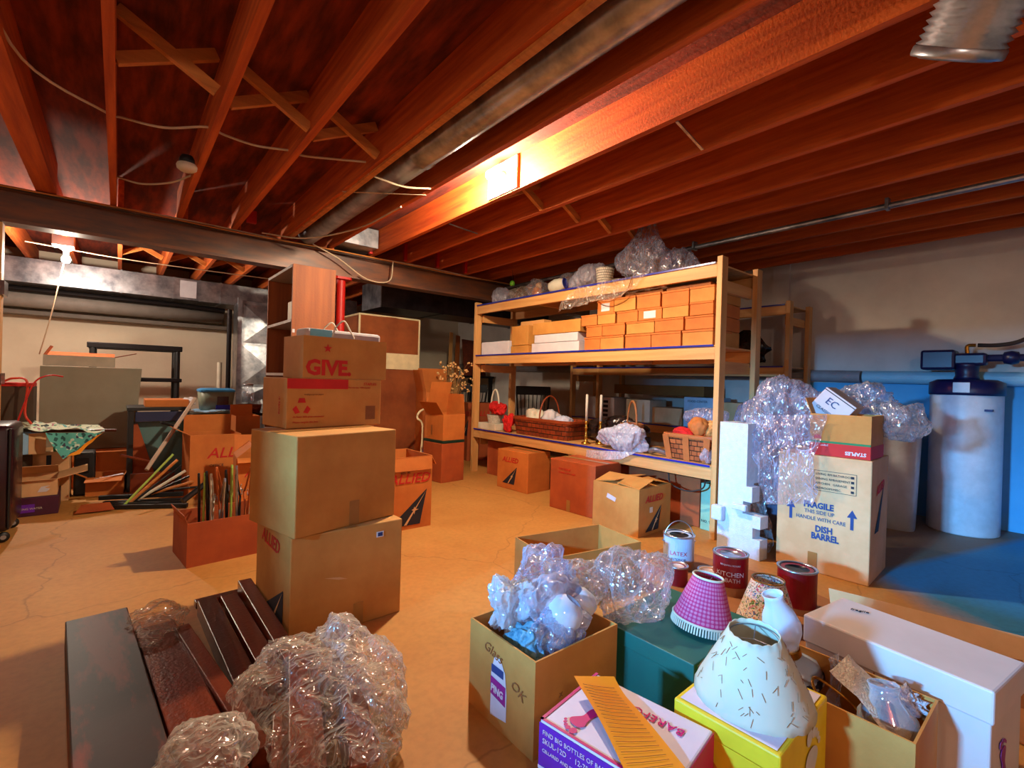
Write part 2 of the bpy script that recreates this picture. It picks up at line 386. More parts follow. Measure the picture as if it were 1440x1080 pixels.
# ------------------------------------------------------------------ setting
XL, XR, YF, YB, ZJ, ZD = -2.4, 5.65, -2.4, 8.75, 2.4, 2.635
def floor_mat():
    m, nt, out = newmat('concrete_floor')
    p = N(nt, 'ShaderNodeBsdfPrincipled', Roughness=.62)
    tc = N(nt, 'ShaderNodeTexCoord')
    n1 = N(nt, 'ShaderNodeTexNoise', Scale=.9, Detail=8.0, Roughness=.65); L(nt, tc.outputs['Object'], n1.inputs['Vector'])
    n2 = N(nt, 'ShaderNodeTexNoise', Scale=35.0, Detail=4.0); L(nt, tc.outputs['Object'], n2.inputs['Vector'])
    r1 = N(nt, 'ShaderNodeValToRGB'); e = r1.color_ramp.elements
    e[0].position = .35; e[0].color = c4(srgb(202, 144, 74)); e[1].position = .66; e[1].color = c4(srgb(180, 118, 52))
    L(nt, n1.outputs['Fac'], r1.inputs[0])
    # right-hand region, near the softener, that takes the painted daylight and shade
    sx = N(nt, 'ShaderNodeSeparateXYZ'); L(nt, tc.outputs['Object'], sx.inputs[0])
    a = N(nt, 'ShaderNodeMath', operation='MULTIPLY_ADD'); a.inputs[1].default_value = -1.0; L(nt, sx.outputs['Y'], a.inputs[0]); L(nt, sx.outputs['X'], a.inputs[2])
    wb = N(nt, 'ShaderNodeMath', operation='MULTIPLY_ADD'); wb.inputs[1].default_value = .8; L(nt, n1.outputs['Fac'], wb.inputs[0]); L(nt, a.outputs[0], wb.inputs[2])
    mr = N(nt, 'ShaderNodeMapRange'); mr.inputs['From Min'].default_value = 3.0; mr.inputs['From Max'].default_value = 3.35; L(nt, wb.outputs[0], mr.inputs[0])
    # window daylight painted in as blue on the near side, shade as brown-grey beyond
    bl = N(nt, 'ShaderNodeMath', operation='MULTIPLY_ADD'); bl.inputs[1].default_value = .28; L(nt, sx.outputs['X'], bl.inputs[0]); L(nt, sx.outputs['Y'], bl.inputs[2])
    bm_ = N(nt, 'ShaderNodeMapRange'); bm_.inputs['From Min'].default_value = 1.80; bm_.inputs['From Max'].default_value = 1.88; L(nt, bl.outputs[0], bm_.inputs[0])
    day_shade = N(nt, 'ShaderNodeMix', data_type='RGBA'); L(nt, bm_.outputs[0], day_shade.inputs[0]); day_shade.inputs[6].default_value = c4(srgb(60, 136, 178)); day_shade.inputs[7].default_value = c4(srgb(132, 106, 84))
    mx = N(nt, 'ShaderNodeMix', data_type='RGBA'); L(nt, mr.outputs[0], mx.inputs[0]); L(nt, r1.outputs[0], mx.inputs[6]); L(nt, day_shade.outputs[2], mx.inputs[7])
    r2 = N(nt, 'ShaderNodeValToRGB'); r2.color_ramp.elements[0].position = .3; r2.color_ramp.elements[0].color = (.8, .8, .8, 1); r2.color_ramp.elements[1].position = .6
    L(nt, n2.outputs['Fac'], r2.inputs[0])
    ml = N(nt, 'ShaderNodeMix', data_type='RGBA'); ml.blend_type = 'MULTIPLY'; ml.inputs[0].default_value = .6
    L(nt, mx.outputs[2], ml.inputs[6]); L(nt, r2.outputs[0], ml.inputs[7])
    # cracks
    vo = N(nt, 'ShaderNodeTexVoronoi', Scale=.55); vo.feature = 'DISTANCE_TO_EDGE'
    n3 = N(nt, 'ShaderNodeTexNoise', Scale=3.0, Detail=5.0); L(nt, tc.outputs['Object'], n3.inputs['Vector'])
    ad = N(nt, 'ShaderNodeVectorMath', operation='MULTIPLY_ADD'); ad.inputs[1].default_value = (.35, .35, 0); L(nt, n3.outputs['Color'], ad.inputs[0]); L(nt, tc.outputs['Object'], ad.inputs[2]); L(nt, ad.outputs[0], vo.inputs['Vector'])
    r3 = N(nt, 'ShaderNodeValToRGB'); r3.color_ramp.elements[0].color = (.62, .6, .6, 1); r3.color_ramp.elements[1].position = .004
    L(nt, vo.outputs['Distance'], r3.inputs[0])
    m2 = N(nt, 'ShaderNodeMix', data_type='RGBA'); m2.blend_type = 'MULTIPLY'; m2.inputs[0].default_value = .8
    L(nt, ml.outputs[2], m2.inputs[6]); L(nt, r3.outputs[0], m2.inputs[7]); L(nt, m2.outputs[2], p.inputs['Base Color'])
    bp = N(nt, 'ShaderNodeBump', Strength=.15, Distance=.005); L(nt, n2.outputs['Fac'], bp.inputs['Height']); L(nt, bp.outputs[0], p.inputs['Normal'])
    L(nt, p.outputs[0], out.inputs[0]); return m
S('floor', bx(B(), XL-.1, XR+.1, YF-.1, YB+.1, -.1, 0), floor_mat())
WALLM = M('wall_concrete', srgb(226, 218, 210), .8, 0, srgb(204, 196, 190), (1.6, 1.6, 1.6), 7, .35, .65, bump=.12, bscale=30)
WALLB = M('wall_daylit_blue', srgb(96, 178, 222), .7, 0, srgb(70, 158, 210), (1.2, 1.2, 1.2), 5, bump=.08, bscale=30)
WALLW = M('wall_warm', srgb(236, 220, 196), .8, 0, srgb(222, 204, 180), (1.5, 1.5, 1.5), 6, bump=.1, bscale=30)
bm = B(); bx(bm, XR, XR+.1, YF, YB, 0, 2.635)
S('wall_right', bm, WALLM)
S('trim_1', bx(B(), XR-.012, XR-.001, YF+.01, 1.9, .0, 1.19), WALLB)             # lower band of the right wall, blue of the daylight put into its colour
S('trim_2', bx(B(), XR-.03, XR-.001, 2.13, 2.3, 1.3, 2.6), WALLM)                # raised formwork seam
S('wall_back', bx(B(), XL, XR, YB, YB+.1, 0, 2.635), WALLW)
S('wall_front', bx(B(), XL, XR, YF-.1, YF, 0, 2.635), WALLM)
bm = B(); y0, y1, z0, z1 = 0.62, 1.355, 1.25, 1.6
bx(bm, XL-.1, XL, YF, y0, 0, 2.635); bx(bm, XL-.1, XL, y1, YB, 0, 2.635); bx(bm, XL-.1, XL, y0, y1, 0, z0); bx(bm, XL-.1, XL, y0, y1, z1, 2.635)
S('wall_left', bm, WALLM)
w1 = B()
for a in (y0, (y0+y1)/2-.02, y1-.04): bx(w1, XL-.08, XL-.04, a, a+.04, z0, z1)
bx(w1, XL-.08, XL-.04, y0, y1, z0, z0+.04); bx(w1, XL-.08, XL-.04, y0, y1, z1-.04, z1)
w1 = S('window_1', w1, WHITE)
obj('pane', bx(B(), XL-.064, XL-.058, y0, y1, z0, z1), glassmat('pane_glass', (1, 1, 1), .05, .0), w1)
S('ceiling', bx(B(), XL-.1, XR+.1, YF-.1, YB+.1, ZD, ZD+.03), DECK)
S('trim_3', bx(B(), XR-.09, XR-.002, YF, YB, 2.5, 2.54), wood('sill_plate', srgb(170, 70, 24), srgb(120, 46, 14)))

# joists run away from the camera, 16 inches apart
lefts = [-1.72, -1.31, -.905, -.49, -.073, .357, .762, 1.177, 1.61, 2.05, 2.45, 2.86, 3.25, 3.65, 4.07, 4.48, 4.89, 5.29]
ords = ['first', 'second', 'third', 'fourth', 'fifth', 'sixth', 'seventh', 'eighth', 'ninth', 'tenth']
jm = None
for i, x in enumerate(lefts):
    bm = B(); wd = .11 if i == 3 else .038
    bx(bm, 0, wd, YF+.01, 4.97, ZJ, ZD)
    k = i-8
    lab = (f'orange-brown wooden ceiling joist, {ords[k]} to the right of the round grey duct' if k >= 0 else
           f'dark brown wooden ceiling joist, {ords[-k-1]} to the left of the round grey duct')
    o = obj('ceiling_joist', bm, JOIST); o.location = (x, 0, 0); tag(o, lab, 'ceiling joist', 'ceiling joists in front of the steel beam')
for i, x in enumerate(lefts[1:14]):
    o = obj('ceiling_joist', bx(B(), 0, .038, 5.0, YB-.01, ZJ+.002, ZD), JOIST); o.location = (x+.045, 0, 0)
    tag(o, 'bright orange ceiling joist beyond the steel beam, running to the back wall', 'ceiling joist', 'ceiling joists beyond the steel beam')
# cross bridging between the joists
bj = 0
def bridging(x, y, lab, grp):
    global bj
    xa, xb = x+.038, x+.405
    for k, (p, q) in enumerate((((xa, y, 2.61), (xb, y+.02, 2.425)), ((xa, y+.05, 2.425), (xb, y+.055, 2.61)))):
        o = obj('bridging_strut', bar(B(), p, q, .03, .05), BRACE); tag(o, lab+(', falling to the right' if k == 0 else ', rising to the right'), 'brace', grp)
for i, (x, w) in enumerate(((-.073, 'third bay left of the duct'), (.357, 'second bay left of the duct'), (.762, 'bay just left of the duct'))):
    bridging(x, 2.62+i*.05, 'pale wooden diagonal brace between joists, '+w, 'diagonal braces in the near bays')
for x in (2.05, 2.45, 2.86, 3.25):
    bridging(x, 2.66, 'short wooden diagonal brace in the bays right of the bulb', 'diagonal braces in the right bays')
for x in (-.03, .4, .81): bridging(x, 6.9, 'orange diagonal brace in the far bays beyond the beam', 'diagonal braces beyond the beam')

# steel beam and its posts
bm = B(); YBm = 4.94
bx(bm, XL, XR, YBm, YBm+.16, 2.375, 2.398); bx(bm, XL, XR, YBm, YBm+.16, 2.14, 2.165); bx(bm, XL, XR, YBm+.07, YBm+.09, 2.165, 2.375)
tag(obj('steel_beam', bm, STEEL), 'long brown steel I-beam carrying the ceiling joists', 'beam')
bm = B(); lathe(bm, [(.045, 0), (.045, 2.13)], 20, (1.78, YBm+.08, 0)); lathe(bm, [(.09, 2.115), (.09, 2.139)], 20, (1.78, YBm+.08, 0), expo=6)
tag(obj('steel_column', bm, REDP, smooth=False), 'red steel column under the beam behind the bookcase', 'column')
bm = B(); bx(bm, -.75, -.655, YBm+.02, YBm+.12, 0, 2.139, .004)
po = tag(obj('wooden_post', bm, PINEZ), 'pale wooden post under the beam at the left edge', 'post')
obj('bracket', bx(B(), -.76, -.635, YBm-.01, YBm+.14, 1.62, 1.72), MAHOG, po)
obj('bracket', bx(B(), -.76, -.64, YBm-.01, YBm+.14, .98, 1.06), MAHOG, po)
for x, w in ((2.05, 'first'), (2.45, 'second'), (2.86, 'third'), (3.25, 'fourth')):
    o = obj('joist_clamp', bx(B(), x-.035, x-.001, 4.86, 4.90, 2.41, 2.6, .003), REDP)
    tag(o, f'bright red metal clip on a joist end above the beam, {w} from the duct', 'bracket', 'red clips on the joist ends')
o = obj('joist_clamp', bx(B(), .85, .93, 4.78, 4.82, 2.45, 2.56, .003), REDP); tag(o, 'small red metal clip in the dark bay left of the duct', 'bracket', 'red clips on the joist ends')

# ------------------------------------------------------------------ lamps
def bulb(loc, label, energy, col, r=.032):
    e = E('bare_bulb', label, 'light bulb', loc)
    em, nt, out = newmat('bulb_glow'); s = N(nt, 'ShaderNodeEmission', Strength=140.0); s.inputs[0].default_value = (1, .93, .82, 1); L(nt, s.outputs[0], out.inputs[0])
    return e, em
e, em = bulb((1.93, 2.64, 2.505), 'glowing bare bulb in a white socket on the orange joist right of the duct', 0, 0)
bm = B(); crumple(bm, (0, 0, 0), (.034, .034, .034), 1, 0, 3)
obj('globe', bm, em, e, True)
bm = B(); lathe(bm, [(.055, .115), (.055, .09), (.04, .07), (.022, .05), (.018, .02)], 20); o = obj('socket', bm, OFFW, e, True); o.rotation_euler = (0, R(90), 0)
obj('mounting_board', bx(B(), .1, .117, -.16, .16, -.1, .12, .002), WHITE, e)
for o in e.children:
    if o.name.startswith('socket'): o.location = (0, 0, 0)
e2, _ = bulb((-.42, 6.5, 2.19), 'glowing bare bulb hanging beyond the beam with a long pull cord', 0, 0)
bm = B(); crumple(bm, (0, 0, 0), (.036, .036, .042), 1, 0, 3); obj('globe', bm, em, e2, True)
bm = B(); lathe(bm, [(.02, .035), (.024, .08), (.05, .1), (.05, .12)], 20); obj('socket', bm, OFFW, e2, True)
obj('pull_cord', tube(B(), [(0, -.03, .05), (-.03, -.03, -.15), (-.1, -.04, -.6), (-.17, -.03, -.95)], .005), CABLE, e2)
obj('mounting_board', bx(B(), -.1, .06, -.08, .1, .12, .44, .003), WHITE, e2)
def point(name, loc, en, col, r=.035):
    l = bpy.data.lights.new(name, 'POINT'); l.energy = en; l.color = col; l.shadow_soft_size = r
    o = bpy.data.objects.new(name, l); C.objects.link(o); o.location = loc; return o
point('bulb_light', (1.86, 2.64, 2.44), 250, (1, .85, .60), .05)
point('far_bulb_light', (-.42, 6.44, 2.09), 105, (1, .84, .66), .05)
l = bpy.data.lights.new('daylight', 'AREA'); l.shape = 'RECTANGLE'; l.size = .35; l.size_y = .25; l.energy = 560; l.color = (.13, .50, 1)
o = bpy.data.objects.new('window_daylight', l); C.objects.link(o); o.location = (XL-1.3, 1.05, 1.66)
o.rotation_euler = Vector((-1, 0, .12)).to_track_quat('Z', 'Y').to_euler(); l.spread = R(120)
# added warm fill behind the camera, standing for no known bulb
point('warm_fill_light', (-.6, -1.2, 2.2), 62, (1, .78, .6), .08)
w = bpy.data.worlds.new('world'); bpy.context.scene.world = w; w.use_nodes = True
w.node_tree.nodes['Background'].inputs[0].default_value = (.2, .4, 1, 1); w.node_tree.nodes['Background'].inputs[1].default_value = .4
sc = bpy.context.scene
sc.view_settings.view_transform = 'Standard'; sc.view_settings.look = 'None'; sc.view_settings.exposure = 0
sc.cycles.max_bounces = 8; sc.cycles.transparent_max_bounces = 14; sc.cycles.caustics_reflective = False; sc.cycles.caustics_refractive = False
sc.cycles.sample_clamp_indirect = 6

# ------------------------------------------------------------------ ducts, pipes and cables overhead
bm = B(); lathe(bm, [(.095, 0), (.095, 2.2), (.101, 2.21), (.101, 2.24), (.095, 2.25), (.095, 4.9), (.101, 4.91), (.101, 4.94), (.095, 4.95), (.095, 7.2)], 28)
o = tag(obj('round_duct', bm, GALV, smooth=True), 'long round grey metal duct running between two ceiling joists', 'duct'); o.rotation_euler = (R(-90), 0, 0); o.location = (1.405, -2.3, 2.485)
o = obj('wood_strip', bx(B(), 1.20, 1.235, -2.2, 4.8, 2.383, 2.399), BRACE); tag(o, 'thin pale wooden strip nailed under the joist left of the duct', 'strip')
o = obj('hanger_strap', bar(B(), (1.18, 3.35, 2.392), (1.64, 3.0, 2.392), .012, .003), CABLE); tag(o, 'thin white strap tied under the round duct', 'strap')
# flexible duct stub, top right
e = E('flexible_duct', 'short silver flexible duct stub hanging at the top right of the ceiling', 'duct', (2.10, .315, 2.20))
e.rotation_mode = 'QUATERNION'
from mathutils import Quaternion
e.rotation_quaternion = Quaternion((.77, -.63, 0), R(38))
pr = [(.001, 0), (.1, .0), (.118, .012)]
for i in range(16): pr += [(.124, .02+i*.02), (.110, .03+i*.02)]
bm = B(); lathe(bm, pr, 36); obj('hose', bm, GALV, e, True)
bm = B(); lathe(bm, [(.124, .005), (.127, .012), (.127, .03), (.123, .036)], 36); obj('clamp_ring', bm, GALV, e, True)
e = tag(obj('conduit', tube(B(), [(3.985, -2.2, 2.36), (3.985, 5, 2.36)], .02, 10, smooth=False), GALV), 'thin grey metal conduit running under the right-hand joists', 'pipe')
for y in (.9, 2.3): obj('hanger', bx(B(), 3.955, 4.015, y, y+.02, 2.335, 2.41), GALV, e)
for p, q, w in (((2.10, 3.43, 2.4), (2.42, 3.48, 2.4), 'white metal strap tied between joists above the shelf'), ((2.08, 1.32, 2.395), (2.43, 1.38, 2.395), 'dark metal strap tied between joists right of the bulb')):
    tag(obj('metal_strap', bar(B(), p, q, .014, .006), GALV), w, 'strap')
# cables stapled along the beam and through the joists
for k, (dy, z, mt, w) in enumerate(((-.012, 2.392, CABLE, 'pale cable'), (-.026, 2.382, BRACE, 'tan cable'), (-.016, 2.37, CABLED, 'dark cable'))):
    pts = [(x, YBm+dy-.008*math.sin(x*5+k), z+.006*math.sin(x*3+k*2)) for x in [XL+.1+i*.35 for i in range(22)]]
    tag(obj('electric_cable', tube(B(), pts, .006, 6), mt), w+' stapled along the top edge of the steel beam', 'cable')
cab = [((-.42, 2.2, 2.45), (-.35, 3.0, 2.45), (-.09, 3.3, 2.45), (.0, 3.33, 2.455), (.17, 3.24, 2.43), (.35, 3.13, 2.455), (.44, 3.15, 2.45), (.6, 3.14, 2.44), (.78, 3.1, 2.455), (.86, 3.1, 2.45), (1.17, 2.92, 2.45)),
       ((1.2, 2.95, 2.395), (1.3, 2.94, 2.38), (1.45, 2.93, 2.375), (1.61, 2.88, 2.395)),
       ((-.03, 4.35, 2.45), (.1, 4.25, 2.41), (.25, 4.05, 2.4), (.36, 3.95, 2.45)),
       ((1.0, 4.9, 2.41), (1.3, 4.6, 2.36), (1.55, 4.0, 2.37), (1.6, 3.3, 2.38)),
       ((1.45, 4.90, 2.4), (1.7, 4.88, 2.3), (2.0, 4.88, 2.14), (2.25, 4.88, 2.16), (2.3, 4.9, 2.38))]
cl = ['white electric cable sagging through the dark joists on the left', 'white cable looped under the round duct', 'short white cable drooping between joists near the smoke detector', 'white cable hanging beside the far end of the round duct', 'pale cable hanging in a loop below the beam']
for p, w in zip(cab, cl): tag(obj('electric_cable', tube(B(), p, .0065, 6), CABLE), w, 'cable')
o = tag(obj('electric_cable', tube(B(), [(-.72, 6.6, 2.33), (0, 6.62, 2.3), (1.0, 6.64, 2.31), (1.9, 6.66, 2.33)], .006, 6), CABLE), 'thin cable strung below the far joists beyond the beam', 'cable')
e = E('smoke_detector', 'round off-white smoke detector on a dark base under a left joist', 'smoke detector', (.30, 3.55, 2.375))
bm = B(); lathe(bm, [(.001, -.045), (.035, -.043), (.052, -.03), (.055, -.012), (.05, 0)], 28); obj('cover', bm, OFFW, e, True)
bm = B(); lathe(bm, [(.04, 0), (.04, .03), (.03, .05)], 20); obj('base', bm, BLACK, e, True)
# silver box duct above the beam, trunk duct behind it
bm = B(); bx(bm, 1.66, 2.04, 4.7, 5.6, 2.43, 2.62, .004); tag(obj('box_duct', bm, GALV), 'silver sheet-metal box duct between joists right of the round duct', 'duct')
e = E('trunk_duct', 'large dark sheet-metal trunk duct behind the beam on the right', 'duct', (2.62, 5.9, 2.04)); e['dims'] = (3, .6, .34)
DGALV = M('dull_galvanised', srgb(86, 84, 92), .4, .6, srgb(56, 56, 66), (4, 4, 4))
obj('body', bx(B(), 0, 3.0, 0, .6, 0, .34, .004), DGALV, e)
for x in (.9, 1.8, 2.6): obj('seam', bx(B(), x, x+.03, -.008, .608, -.008, .348), DGALV, e)
obj('end_cap', bx(B(), -.012, 0, -.01, .61, -.01, .35), GALV, e)
e = E('wall_duct', 'long sheet-metal duct along the far wall, with a square access plate', 'duct', (-2.3, 7.95, 2.105)); e['dims'] = (4.4, .55, .29)
obj('body', bx(B(), 0, 5.4, 0, .55, 0, .29, .004), GALV, e)
for x in (1.2, 2.3, 2.85, 3.15, 3.4, 4.3): obj('seam', bx(B(), x, x+.02, -.006, .55, -.006, .294), GALV, e)
decal(e, 'F', rect(2.93, 3.12, .03, .26), WHITE, 'access_plate')
e = tag(obj('insulated_pipe', tube(B(), [(-2.2, 8.35, 1.95), (1.2, 8.35, 1.95)], .1, 20, smooth=False), M('pipe_wrap', srgb(150, 140, 132), .6), None, True), 'thick grey wrapped pipe along the far wall below the duct', 'pipe')
e = tag(obj('drain_pipe', tube(B(), [(-2.2, 8.2, 2.06), (.6, 8.2, 2.05), (1.2, 8.2, 2.03)], .035, 12, smooth=False), DKMET), 'dark metal pipe running above the grey wrapped pipe', 'pipe')
tag(obj('wooden_ledge', bx(B(), -2.3, 1.3, 8.5, 8.74, 1.78, 1.83), M('ledge_paint', srgb(120, 106, 96), .6)), 'narrow grey ledge under the wrapped pipe on the far wall', 'ledge')
# plenum by the bookcase
e = E('duct_plenum', 'tall silver sheet-metal plenum with creased panels behind the bookcase', 'duct', (1.27, 7.3, 0.35)); e['dims'] = (.5, .6, 1.75)
obj('body', bx(B(), 0, .62, 0, .6, 0, 1.75, .004), GALV, e)
for i in range(3):
    z = .06+i*.56
    bm = B(); vs = [bm.verts.new(p) for p in ((.02, -.002, z), (.6, -.002, z), (.6, -.002, z+.52), (.02, -.002, z+.52), (.31, -.03, z+.26))]
    for a, b in ((0, 1), (1, 2), (2, 3), (3, 0)): bm.faces.new((vs[a], vs[b], vs[4]))
    obj('creased_panel', bm, GALV, e)
obj('corner_strip', bx(B(), -.05, .0, -.03, .03, 0, 1.78), GALV, e)
for x, z0, z1, mt, w in ((1.12, .1, 1.95, DKMET, 'dark vertical pipe left of the silver plenum'), (1.02, .3, 1.25, OFFW, 'white vertical pipe beside the dark pipe')):
    tag(obj('vertical_pipe', tube(B(), [(x, 7.25, z0), (x, 7.25, z1)], .028, 12, smooth=False), mt), w, 'pipe')
e = E('furnace', 'dark furnace cabinet under the trunk duct beyond the wardrobe', 'furnace', (2.6, 7.6, 0)); e['dims'] = (1.1, .8, 1.55)
obj('body', bx(B(), 0, 1.1, 0, .8, 0, 1.9, .01), M('furnace_paint', srgb(40, 38, 52), .5), e)
obj('panel', bx(B(), .05, 1.05, -.012, 0, .1, 1.25, .004), M('furnace_panel', srgb(46, 44, 66), .4), e)
obj('shelf_strip', bx(B(), 0, 1.1, -.03, 0, 1.3, 1.34), OFFW, e)

# ------------------------------------------------------------------ tall wooden shelf unit in the middle
def shelf_unit(name, label, x0, x1, y0, y1, posts, decks, H, pw=.038, pd=.089, inset=.0, film_=True, mids=()):
    e = E(name, label, 'shelf unit', (x0, y0, 0))
    W, D = x1-x0, y1-y0
    for (a, b) in posts:
        obj('post', bx(B(), a-x0, a-x0+pd*.55, b-y0, b-y0+pw, 0, H, .002), PINEZ, e)
    for z in decks:
        obj('front_beam', bx(B(), .05, .088, pw, D-pw, z-.1, z-.012, .002), PINE, e)
        obj('rear_beam', bx(B(), W-.04, W-.002, pw, D-pw, z-.1, z-.012, .002), PINE, e)
        for yy in (0.04, D-.078): obj('end_beam', bx(B(), .0 if False else .09, W-.042, yy, yy+.038, z-.1, z-.014, .002), PINEX, e)
        for m_ in mids: obj('cross_beam', bx(B(), .09, W-.042, m_, m_+.038, z-.1, z-.014), PINEX, e)
        obj('shelf_board', bx(B(), .052, W-.002, pw, D-pw, z-.012, z), PINE, e)
        if film_: obj('edging', bx(B(), .046, .0515, pw+.01, D-pw-.01, z-.010, z+.003), BLUEP, e)
    return e
XS = 3.35
e = E('wooden_shelf_unit', 'big open pine shelf unit with three decks, loaded with boxes and baskets', 'shelf unit', (XS, 1.72, 0))
def part(n, x0, x1, y0, y1, z0, z1, m): return obj(n, bx(B(), x0-XS, x1-XS, y0-1.72, y1-1.72, z0, z1, .002), m, e)
for x in (3.35, 3.92):
    for y in (1.72, 4.79): part('post', x, x+.085, y, y+.04, 0, 2.06, PINEZ)
for z in (.53, 1.415, 2.02):
    part('front_beam', 3.355, 3.393, 1.762, 4.788, z-.105, z-.014, PINE)
    part('rear_beam', 3.962, 4.0, 1.762, 4.788, z-.105, z-.014, PINE)
    for y in (1.762, 4.75): part('end_beam', 3.436, 3.919, y, y+.036, z-.2, z-.112, PINEX)
    for y in (2.7, 3.7): part('cross_beam', 3.394, 3.96, y, y+.038, z-.105, z-.016, PINEX)
    part('shelf_board', 3.352, 4.0, 1.762, 4.788, z-.013, z, PINE)
    part('edging', 3.345, 3.351, 1.77, 4.78, z-.012, z+.004, BLUEP)
e2 = E('wooden_shelf_unit', 'lower pine shelf unit behind the big one, standing along the right wall', 'shelf unit', (4.95, 1.86, 0))
def part2(n, x0, x1, y0, y1, z0, z1, m): return obj(n, bx(B(), x0-4.95, x1-4.95, y0-1.86, y1-1.86, z0, z1, .002), m, e2)
for x in (4.95, 5.44):
    for y in (1.86, 4.2, 4.68): part2('post', x, x+.08, y, y+.04, 0, 1.96, PINEZ)
for z in (.65, 1.33, 1.93):
    part2('front_beam', 4.955, 4.99, 1.902, 4.679, z-.1, z-.012, PINE)
    for y in (1.902, 4.64): part2('end_beam', 5.032, 5.438, y, y+.036, z-.19, z-.11, PINEX)
    part2('shelf_board', 4.953, 5.53, 1.902, 4.679, z-.012, z, PINE)
    part2('edging', 4.946, 4.952, 1.91, 4.67, z-.012, z+.003, BLUEP)
PVC = M('pvc_daylit', srgb(150, 205, 228), .35, 0, srgb(140, 195, 222))  # one pipe in two colours: daylight painted in as blue, shade as grey
for i, (a, b, zz) in enumerate(((-2.2, 1.42, 1.235), (1.44, 8.6, 1.29))):
    o = tag(obj('wall_pipe', tube(B(), [(5.572, a, zz-.02 if i == 0 else 1.25), (5.572, b, 1.25 if i == 0 else 1.40)], .058, 20, smooth=False), PVC if i == 0 else M('pvc_shaded', srgb(150, 146, 150), .5)), ('pale blue daylit length of pipe along the right wall behind the softener tank' if i == 0 else 'grey shaded length of pipe along the right wall behind the shelf units'), 'pipe')

# --- middle deck: rows of kraft boxes
Z1 = 1.416
def small(label, y_right, w, z, h, x=3.385, d=.3, mat=KO, group='kraft boxes stacked on the middle deck', rz=-90, name='cardboard_box', lid=False, tilt=None):
    """box whose front faces the camera side (-X); y_right is its smaller-Y corner"""
    e = E(name, label, 'box', (x, y_right, z), 0, group); e['dims'] = (d, w, h)
    obj('body', bx(B(), 0, d, .002, w-.002, 0, h-.002, .004), mat, e)
    if lid: obj('lid', bx(B(), -.004, d, -.002, w+.002, h*.55, h, .003), mat, e)
    return e
rowname = ['bottom', 'second', 'third', 'top']
cnt = {}
rows = [[1.80, 2.06, 2.34, 2.61, 2.88], [1.80, 2.04, 2.31, 2.60, 2.86], [1.80, 2.00, 2.24, 2.48, 2.71, 2.92], [1.80, 2.01, 2.26, 2.50, 2.74]]
ordn = ['first', 'second', 'third', 'fourth', 'fifth', 'sixth']
zz = Z1
for r in range(4):
    ys = rows[r]; h = (.125, .105, .10, .12)[r]
    for k in range(len(ys)):
        y = ys[k]; w = (ys[k+1]-y if k+1 < len(ys) else .2)-.008
        e = small(f'small orange-brown kraft box, {ordn[k]} from the right post in the {rowname[r]} row', y, w, zz, h, 3.39+rnd.uniform(0, .02), .42, KO if (k+r) % 3 else KR)
        obj('lid', bx(B(), -.005, .3, .0, w, h*.86, h-.001, .002), KO, e)
        if (r, k) in ((3, 4), (2, 2)): decal(e, 'L', rect(w*.25, w*.75, h*.15, h*.75), WHITE, 'paper_label')
    zz += h+.002
tops = zz
for j, y in enumerate((1.84, 2.25, 2.66)):
    e = small('flat brown folded carton lying on the stacked kraft boxes, ' + ('near the right post', 'in the middle', 'at the left end')[j], y, .38, tops, .03, 3.42, .45, KI, 'flat cartons on the kraft boxes')
for lab, y, w, z, h, mt, d in (('white flat gift box at the left end of the middle deck', 4.2, .52, Z1, .155, WHITE, .3), ('tan kraft box standing left of the two white trays', 3.86, .3, Z1+.0, .09, KR, .34),
        ('white tray with kraft lid, lower of two on the middle deck', 3.13, .68, Z1, .1, WHITE, .38), ('white tray with kraft lid, upper of two on the middle deck', 3.15, .62, Z1+.102, .085, WHITE, .36),
        ('wide tan kraft carton lying on the white trays', 3.12, .68, Z1+.189, .125, KR, .36), ('tall tan kraft carton beside the white gift box', 3.87, .28, Z1+.092, .215, KR, .3)):
    small(lab, y, w, z, h, 3.39, d, mt, 'flat boxes on the left half of the middle deck')
small('narrow pine offcut lying high on the cartons', 3.75, .38, Z1+.309, .06, 3.5, .12, PINE, None, name='wood_block')

# --- top deck: things bagged in clear plastic
Z2 = 2.021
def bag(label, c, r, seed, mat, amp=.35, sub=5, name='plastic_bag', cat='plastic bag', group=None, freq=2.6, flat=.75, knot=None):
    e = E(name, label, cat, (c[0], c[1], c[2]-r[2]*flat), 0, group)
    bm = crumple(B(), (0, 0, r[2]*flat), r, seed, amp, sub, freq, flat)
    if knot:
        for v in bm.verts:
            k = max(0, v.co.z-r[2]*(flat+.35))/r[2]
            f = 1/(1+k*5); v.co.x *= f; v.co.y *= f; v.co.z += k*knot
    obj('film', bm, mat, e, True); return e
bag('small milky plastic bag at the left end of the top deck', (3.6, 4.6, Z2+.10), (.13, .17, .13), 3, PLASTM)
bag('clear bag with tan contents, second from the left on the top deck', (3.58, 4.22, Z2+.085), (.12, .2, .11), 5, PLASTL)
bag('rounded clear bag with an orange thing on the top deck', (3.56, 3.93, Z2+.11), (.13, .15, .14), 8, PLAST)
bag('clear bag behind the white jug on the top deck', (3.62, 3.50, Z2+.10), (.13, .17, .13), 9, PLAST)
bag('puffy clear plastic bag in the middle of the top deck', (3.58, 3.2, Z2+.13), (.15, .22, .17), 12, PLASTM)
bag('tall bluish knotted plastic bag at the right of the top deck', (3.62, 2.57, Z2+.21), (.24, .30, .27), 21, PLASTB, .5, 5, knot=.5)
bag('bluish side bag leaning on the tall knotted bag', (3.7, 2.28, Z2+.12), (.12, .17, .16), 23, PLASTB, .5)
def thingat(name, label, cat, parts, loc, rz=0, group=None, smooth=True):
    e = E(name, label, cat, loc, rz, group)
    for n, bm, m in parts: obj(n, bm, m, e, smooth)
    return e
